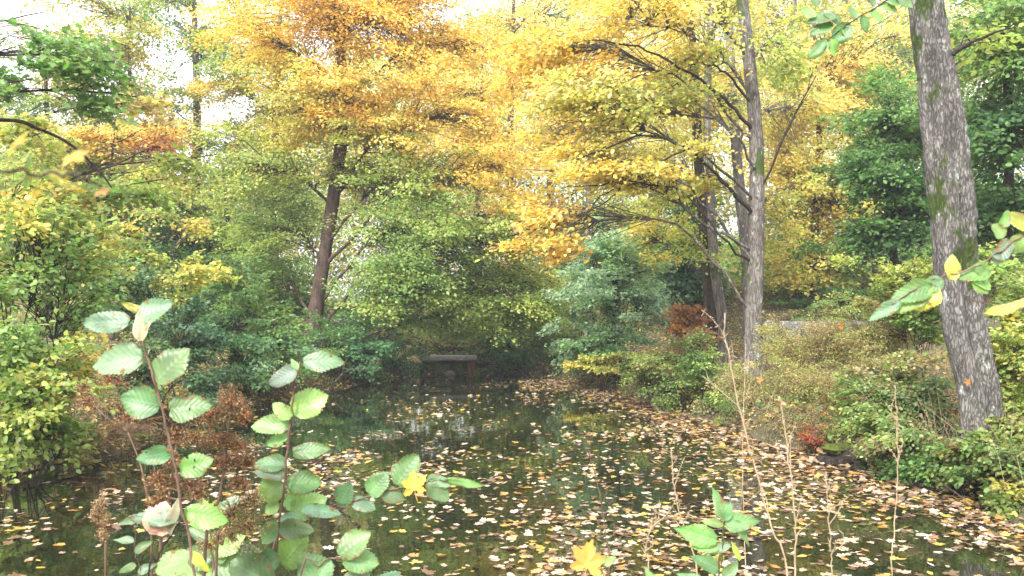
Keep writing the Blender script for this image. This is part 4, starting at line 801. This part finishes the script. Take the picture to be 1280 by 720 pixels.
for a in [(379, 452, 430, 452, GBL, .5), (371, 463, 334, 480, GBL, .68), (372, 462, 364, 448, GB, .5), (366, 512, 410, 494, GB, .85), (364, 522, 340, 504, GB, .7), (361, 530, 312, 532, GB, .55), (360, 545, 332, 556, GB, .6),
          (366, 566, 412, 560, GL, .5), (357, 578, 314, 582, GL, .62), (355, 596, 316, 588, GBL, .5), (352, 600, 322, 626, GB, .85), (358, 604, 402, 602, GL, .68), (355, 622, 384, 636, GB, .8), (364, 640, 408, 622, GB, .75),
          (378, 636, 426, 642, GBL, .4), (349, 630, 330, 640, GB, .9), (348, 655, 326, 680, GL, .8), (350, 660, 392, 664, GL, .6), (352, 706, 382, 668, GB, .85), (346, 690, 318, 720, GL, .8), (372, 712, 418, 708, GL, .75),
          (340, 730, 286, 702, GL, .85), (330, 740, 306, 706, GB, .8), (350, 650, 376, 646, GBL, .6)]:
    big_leaf(t, a[0], a[1], a[2], a[3], Y2 + ((a[1] * 3) % 11) * .008 - .04, a[5], a[4], seed=5, holes=2 if a[0] % 5 == 0 else 0)
t = thing('hazel_sapling', 'sideways sapling branch carrying a caught orange maple leaf', 'sapling', groundpt(360, 2.0))
stem(t, [groundpt(300, 2.0), W(330, 740, 2.0), W(372, 655, 2.0), W(420, 632, 2.0), W(470, 618, 2.0), W(520, 604, 2.0), W(560, 600, 2.0)], .006, .002, seed=3)
for a in [(424, 630, 438, 604, GL, .9), (440, 626, 470, 636, GBL, .62), (462, 618, 484, 590, GL, .8), (496, 606, 522, 568, GL, .85), (478, 616, 506, 624, GL, .7), (534, 602, 562, 626, GL, .75), (534, 598, 566, 606, GBL, .5), (556, 600, 606, 608, GB, .22)]:
    big_leaf(t, a[0], a[1], a[2], a[3], 2.0, a[5], a[4], seed=6)
tag(maple_leaf(None, 518, 610, 38, 1.96, (.62, .34, .05), .2), 'orange maple leaf caught on the sideways sapling branch', 'leaf')
t = thing('hazel_sapling', 'low sapling shoot at the bottom edge with three big leaves', 'sapling', groundpt(390, 1.8))
stem(t, [groundpt(370, 1.8), W(372, 760, 1.8), W(400, 706, 1.8), W(425, 697, 1.8), W(445, 698, 1.8)], .005, .002, seed=4)
for a in [(424, 694, 462, 664, GL, .8), (430, 698, 474, 704, GL, .85), (390, 735, 412, 700, GL, .9), (430, 735, 462, 714, GL, .7), (460, 742, 500, 716, GBL, .5)]:
    big_leaf(t, a[0], a[1], a[2], a[3], 1.8, a[5], a[4], seed=7)
t = thing('hazel_sapling', 'low leafy sapling at the bottom left corner between the seed heads', 'sapling', groundpt(250, 2.2))
stem(t, [groundpt(250, 2.2), W(262, 800, 2.2), (W(268, 720, 2.2)), W(262, 660, 2.2), W(272, 625, 2.2)], .005, .002, seed=14)
for a in [(268, 690, 305, 670, GB, .7), (262, 660, 272, 625, GY_, .7), (265, 700, 228, 690, GL, .8), (266, 672, 232, 660, GL, .6), (268, 712, 318, 712, GL, .9), (262, 650, 250, 622, GB, .6), (272, 640, 300, 622, GBL, .5), (266, 716, 214, 726, GB, .9), (270, 702, 286, 684, GL, .8)]:
    big_leaf(t, a[0], a[1], a[2], a[3], 2.2, a[5], a[4], seed=15)
t = thing('weed', 'blue green leafed weed over the water, nearest the lower left corner', 'plant', groundpt(170, 2.3))
stem(t, [groundpt(170, 2.3), W(176, 760, 2.3), W(168, 690, 2.3), W(172, 645, 2.3)], .003, .001, seed=16)
for a in [(172, 648, 144, 656, GBL, .4), (170, 650, 184, 640, GL, .5), (168, 676, 140, 674, GBL, .4), (168, 690, 190, 676, GL, .5), (170, 706, 146, 716, GL, .5), (172, 716, 196, 704, GBL, .5)]:
    big_leaf(t, a[0], a[1], a[2], a[3], 2.3, a[5], a[4], seed=17, pointed=True)
# dried seed-head plants
def seedhead(label, pts, Y, blobs, seed, col='B3 R2', stemcol=None):
    t = thing('dry_flower_plant', label, 'plant', groundpt(pts[0][0], Y), 'dried brown seed heads by the camera')
    q = np.random.default_rng(seed); A, B = [], []
    main = smooth_path([groundpt(pts[0][0], Y)] + [W(a, b_, Y) for a, b_ in pts], 30); parts = [tube(main, np.linspace(.004, .0018, 30), 6)]
    P, S, C = [], [], []
    for (bx, by, rx, ry) in blobs:
        c = W(bx, by, Y); k = int(np.argmin(np.linalg.norm(main - c, axis=1) + .4 * np.maximum(0, main[:, 2] - c[2] + .03))); a = main[k]
        rad = np.array([pxm(rx, Y), pxm(min(rx, ry), Y), pxm(ry, Y)])
        parts.append(tube(smooth_path([a, (a + c) / 2 + q.normal(0, .006, 3), c], 8), np.linspace(.002, .001, 8), 5))
        nb = int(16 + rx * ry / 8); e = c + nrm(q.normal(size=(nb, 3))) * q.uniform(.3, 1.35, (nb, 1)) ** .7 * rad
        parts.append(segs(np.repeat(c[None], nb, 0) + (e - c) * .05, e, .0009, .0006))
        nf = 12; tt = q.uniform(.25, 1.08, (nb, nf, 1)); pts3 = (c + (e - c)[:, None] * tt + q.normal(0, .0028, (nb, nf, 3))).reshape(-1, 3)
        P.append(pts3); C.append(pal(col, len(pts3), q) * q.uniform(.8, 1.7, (len(pts3), 1)))
    v, f = merge(parts); new_mesh('stem', v, f, BARK_TWIG, t)
    P = np.concatenate(P); C = np.concatenate(C)
    leaves('seed_head', P, nrm(q.normal(size=P.shape)), q.normal(size=P.shape), q.uniform(.0025, .005, len(P)), C, DRYLEAF, t, 'rhomb')
seedhead('rusty seed heads between the two round leaved saplings', [(255, 720), (275, 620), (285, 540), (290, 500)], 1.7, [(288, 500, 22, 22), (262, 520, 20, 16), (305, 520, 14, 16), (270, 550, 30, 16), (296, 555, 20, 16), (245, 548, 14, 12), (280, 580, 24, 14), (310, 575, 14, 16), (250, 585, 16, 12), (300, 605, 18, 14)], 1, 'B4 R1 T1')
seedhead('brown seed heads crossing the tall left sapling', [(200, 720), (205, 660), (215, 600), (222, 540)], 1.62, [(222, 545, 22, 16), (200, 600, 22, 14), (232, 605, 20, 14), (215, 575, 16, 14), (198, 625, 16, 12), (250, 615, 14, 14)], 2, 'B4 R1 T1')
seedhead('olive brown seed heads low between the saplings', [(270, 720), (278, 680), (286, 640)], 1.8, [(290, 640, 20, 18), (310, 655, 22, 18), (285, 668, 18, 12), (315, 625, 16, 14), (262, 680, 16, 12)], 3, 'B2 T2 YG1')
seedhead('thin greyish seed head nearest the left edge over the water', [(132, 720), (128, 680), (127, 640), (125, 625)], 2.1, [(126, 628, 12, 14), (132, 650, 9, 10), (118, 645, 8, 9), (130, 670, 7, 9)], 4, 'T2 B2')
seedhead('faint pinkish dry heads behind the tall left sapling', [(190, 720), (180, 600), (160, 540)], 2.4, [(112, 500, 18, 12), (140, 470, 24, 16), (105, 485, 14, 10), (160, 520, 16, 14)], 5, 'T1 R1 B2')
t = thing('dry_leaf_shoot', 'dark shoot holding a papery pink dried leaf at lower left', 'plant', groundpt(180, 1.6))
stem(t, [groundpt(180, 1.6), W(186, 760, 1.6), W(196, 700, 1.6), W(220, 660, 1.6), W(240, 625, 1.6), W(246, 600, 1.6)], .004, .0015, BARK_DARK, seed=6)
big_leaf(t, 196, 668, 206, 628, 1.58, .9, (.60, .42, .32), seed=2, mat=DRYLEAF, name='dry_leaf', fold=.3, curl=.3)
big_leaf(t, 200, 664, 184, 634, 1.58, .6, (.60, .40, .32), seed=4, mat=DRYLEAF, name='dry_leaf', fold=.5, curl=.3)
big_leaf(t, 214, 668, 222, 620, 1.57, .35, (.34, .32, .22), seed=5, mat=DRYLEAF, name='dry_leaf', fold=.5)
# nettle-like plant bottom right of centre
t = thing('nettle', 'bright green nettle with pointed leaves at the bottom edge right of centre', 'plant', groundpt(905, 1.7))
stem(t, [groundpt(905, 1.7), W(900, 760, 1.7), W(903, 700, 1.7), W(905, 650, 1.7)], .004, .002, leaf_mat('green_stem'), seed=7) if False else stem(t, [groundpt(905, 1.7), W(900, 760, 1.7), W(903, 700, 1.7), W(905, 650, 1.7)], .004, .002, MOSS, seed=7)
for a in [(907, 650, 893, 610, GL, .5), (905, 650, 914, 628, GL, .6), (903, 656, 876, 650, GB, .4), (906, 654, 952, 650, GL, .6), (920, 650, 938, 684, GL, .4), (896, 676, 842, 660, GB, .5), (898, 684, 862, 684, GB, .45), (912, 680, 880, 694, GBL, .35), (900, 712, 862, 694, GL, .5),
          (880, 730, 846, 716, GL, .5), (905, 722, 924, 702, GL, .6), (925, 700, 915, 676, GY_, .3), (820, 735, 806, 708, GL, .5)]:
    big_leaf(t, a[0], a[1], a[2], a[3], 1.7, a[5], a[4], seed=9, pointed=True)
t = thing('seedling', 'small green seedling beside the blurred orange leaf at bottom centre', 'plant', groundpt(755, 1.5))
stem(t, [groundpt(755, 1.5), W(752, 760, 1.5), W(754, 705, 1.5)], .002, .001, MOSS, seed=8)
for a in [(754, 706, 744, 690, GL, .6), (754, 706, 770, 696, GB, .5), (754, 716, 738, 714, GL, .5)]: big_leaf(t, a[0], a[1], a[2], a[3], 1.5, a[5], a[4], seed=3)
tag(maple_leaf(None, 733, 706, 52, 1.45, (.60, .30, .07), -.3), 'large orange maple leaf at the bottom edge, centre', 'leaf')
# dry stalks
for lb, pts, Y, r0 in [
    ('longest pale dry grass stalk, leaning left in front of the slender trunks', [(985, 730), (965, 660), (945, 590), (925, 510), (910, 440), (905, 390)], 2.0, .0045),
    ('upright pale dry stalk right of the nettle', [(994, 730), (994, 660), (988, 590), (980, 530), (974, 495)], 2.1, .0045),
    ('curved dry stalk rising left of the nettle', [(872, 730), (866, 690), (852, 650), (843, 610), (839, 560)], 2.2, .004),
    ('short frayed dry stalk left of the nettle', [(812, 730), (807, 690), (812, 665), (816, 650)], 2.2, .0035),
    ('faint dry stalk in front of the bank, right of the mossy stump', [(1114, 730), (1118, 660), (1122, 590), (1121, 520), (1118, 480)], 2.3, .0035),
    ('blurred thin stalk between the upright stalk and the mossy stump', [(1040, 730), (1038, 680), (1034, 620), (1033, 590)], 2.0, .003),
    ('reddish dry stalk over the water at centre', [(762, 730), (756, 660), (748, 610), (735, 560)], 2.6, .0035),
    ('thin stalk standing before the slim grey trunk', [(932, 700), (928, 600), (930, 500), (932, 430)], 3.4, .004)]:
    q = np.random.default_rng(int(pts[0][0])); P_ = smooth_path([groundpt(pts[0][0] + 8, min(Y, 3.2)), W(pts[0][0] + 4, 1000, min(Y, 3.2))] + [W(a, b_, Y) for a, b_ in pts], 44); P_[2:] += q.normal(0, .0012, (42, 3))
    parts = [tube(P_, np.linspace(r0 * .62, r0 * .25, 44), 6)]
    idx = q.integers(24, 43, 34); A = P_[idx]; d = nrm(np.array([[0, 0, 1.2]]) + q.normal(0, .6, (34, 3))) * q.uniform(.006, .018, (34, 1))
    parts.append(segs(A, A + d, .0014, .0004))
    for j in q.integers(20, 40, 5):
        e = P_[j] + np.array([q.normal(0, .035), q.normal(0, .02), q.uniform(.03, .08)]); sp_ = smooth_path([P_[j], (P_[j] + e) / 2 + [q.normal(0, .006), 0, -.004], e], 7)
        parts.append(tube(sp_, np.linspace(.0012, .0006, 7), 4)); A2 = sp_[q.integers(2, 7, 10)]; parts.append(segs(A2, A2 + q.normal(0, .006, (10, 3)), .0013, .0004))
    v, f = merge(parts)
    tag(new_mesh('dry_stalk', v, f, BARK_TWIG if 'reddish' in lb else DRYSTEM), lb, 'dry stalk', 'dry stalks in front of the camera')
# right-hand hazel branch close to the camera
t = thing('hazel_branch', 'leafy hazel branch reaching in from the right edge across the big trunk', 'branch', W(1330, 250, 1.35))
stem(t, [W(1420, 190, 1.35), W(1330, 250, 1.35), W(1270, 300, 1.35), W(1215, 335, 1.35), W(1160, 352, 1.35), (W(1115, 380, 1.35))], .005, .0015, BARK_TWIG, seed=9)
for a in [(1126, 376, 1086, 400, GBL, .35), (1165, 356, 1114, 376, GL, .55), (1180, 350, 1146, 364, GL, .6), (1170, 358, 1146, 388, GY_, .8), (1164, 360, 1120, 390, GB, .5), (1190, 350, 1192, 318, GY_, .75), (1238, 340, 1196, 346, GB, .6), (1216, 340, 1240, 362, GB, .6), (1240, 316, 1262, 324, GBL, .7),
          (1262, 300, 1244, 330, GBL, .6), (1256, 296, 1240, 280, GB, .8), (1290, 285, 1258, 266, (.36, .33, .07), .7), (1282, 296, 1262, 316, GB, .8), (1252, 285, 1262, 262, GB, .6), (1215, 350, 1238, 366, GB, .7), (1222, 328, 1236, 348, GB, .7)]:
    big_leaf(t, a[0], a[1], a[2], a[3], 1.35, a[5], a[4], seed=11)
t = thing('hazel_branch', 'reddish twig with a curled yellow leaf at the right edge', 'branch', W(1310, 372, 1.3))
stem(t, [W(1380, 372, 1.3), W(1310, 376, 1.3), W(1250, 382, 1.3), W(1212, 374, 1.3)], .003, .001, BARK_TWIG, seed=10)
big_leaf(t, 1292, 374, 1226, 400, 1.28, .25, (.36, .37, .09), seed=2, curl=-.3)
t = thing('hazel_branch', 'leafy branch hanging down from the top edge left of the big trunk', 'branch', W(1150, -30, 2.6))
stem(t, [W(1230, -90, 2.6), W(1150, -30, 2.6), W(1100, 6, 2.6), W(1060, 30, 2.6), W(1030, 55, 2.6)], .006, .002, BARK_DARK, seed=11)
q = np.random.default_rng(4)
for a in [(1035, 50, 1004, 78), (1040, 30, 1006, 44), (1050, 28, 1026, 12), (1058, 34, 1050, 60), (1062, 30, 1036, 62), (1070, 24, 1060, 2), (1078, 20, 1086, 46), (1045, 20, 1000, 26), (1040, 48, 1044, 76), (1085, 14, 1112, 28), (1092, 8, 1084, -14), (1100, 6, 1128, 14), (1020, 20, 996, 8), (1110, 0, 1140, 6), (1052, 36, 1072, 54), (1030, 52, 1018, 74), (1120, -6, 1150, 12), (1022, 8, 1012, -14)]:
    big_leaf(t, a[0], a[1], a[2], a[3], 2.6, .62, [GL, GB, GL][q.integers(3)], seed=12, tilt=.3, mul=.8)
# blurred maple twig very near the left edge
t = thing('maple_twig', 'blurred maple twig with yellowing leaves close at the left edge', 'branch', W(-60, 215, .5))
stem(t, [W(-160, 150, .5), W(-60, 200, .5), W(20, 215, .5), W(100, 220, .5), W(125, 235, .5)], .003, .001, BARK_DARK, seed=12)
for cx, cy, wd, col, an in [(35, 216, 80, (.16, .26, .06), 1.4), (20, 182, 55, (.5, .38, .05), .8), (92, 200, 48, (.45, .36, .08), .3), (126, 242, 28, (.58, .34, .12), .2), (38, 252, 60, (.50, .36, .04), 1.0), (10, 292, 80, (.14, .26, .06), 1.5), (72, 222, 40, (.34, .34, .06), -.6)]:
    maple_leaf(t, cx, cy, wd * .85, .5, np.array(col) * .75, an, name='leaf', seed=cx, tilt=.65)
for cx, cy, wd, Y, lb in [(1050, 407, 12, 14.6, 'small orange maple leaf caught in the weeds above the bank'), (1211, 477, 10, 9.8, 'rust coloured maple leaf caught on the foot of the big trunk'), (951, 476, 11, 15.2, 'pale orange leaf caught in weeds by the slim grey trunk')]:
    tag(maple_leaf(None, cx, cy, wd, Y, (.42, .20, .05), cx * .1), lb, 'leaf')
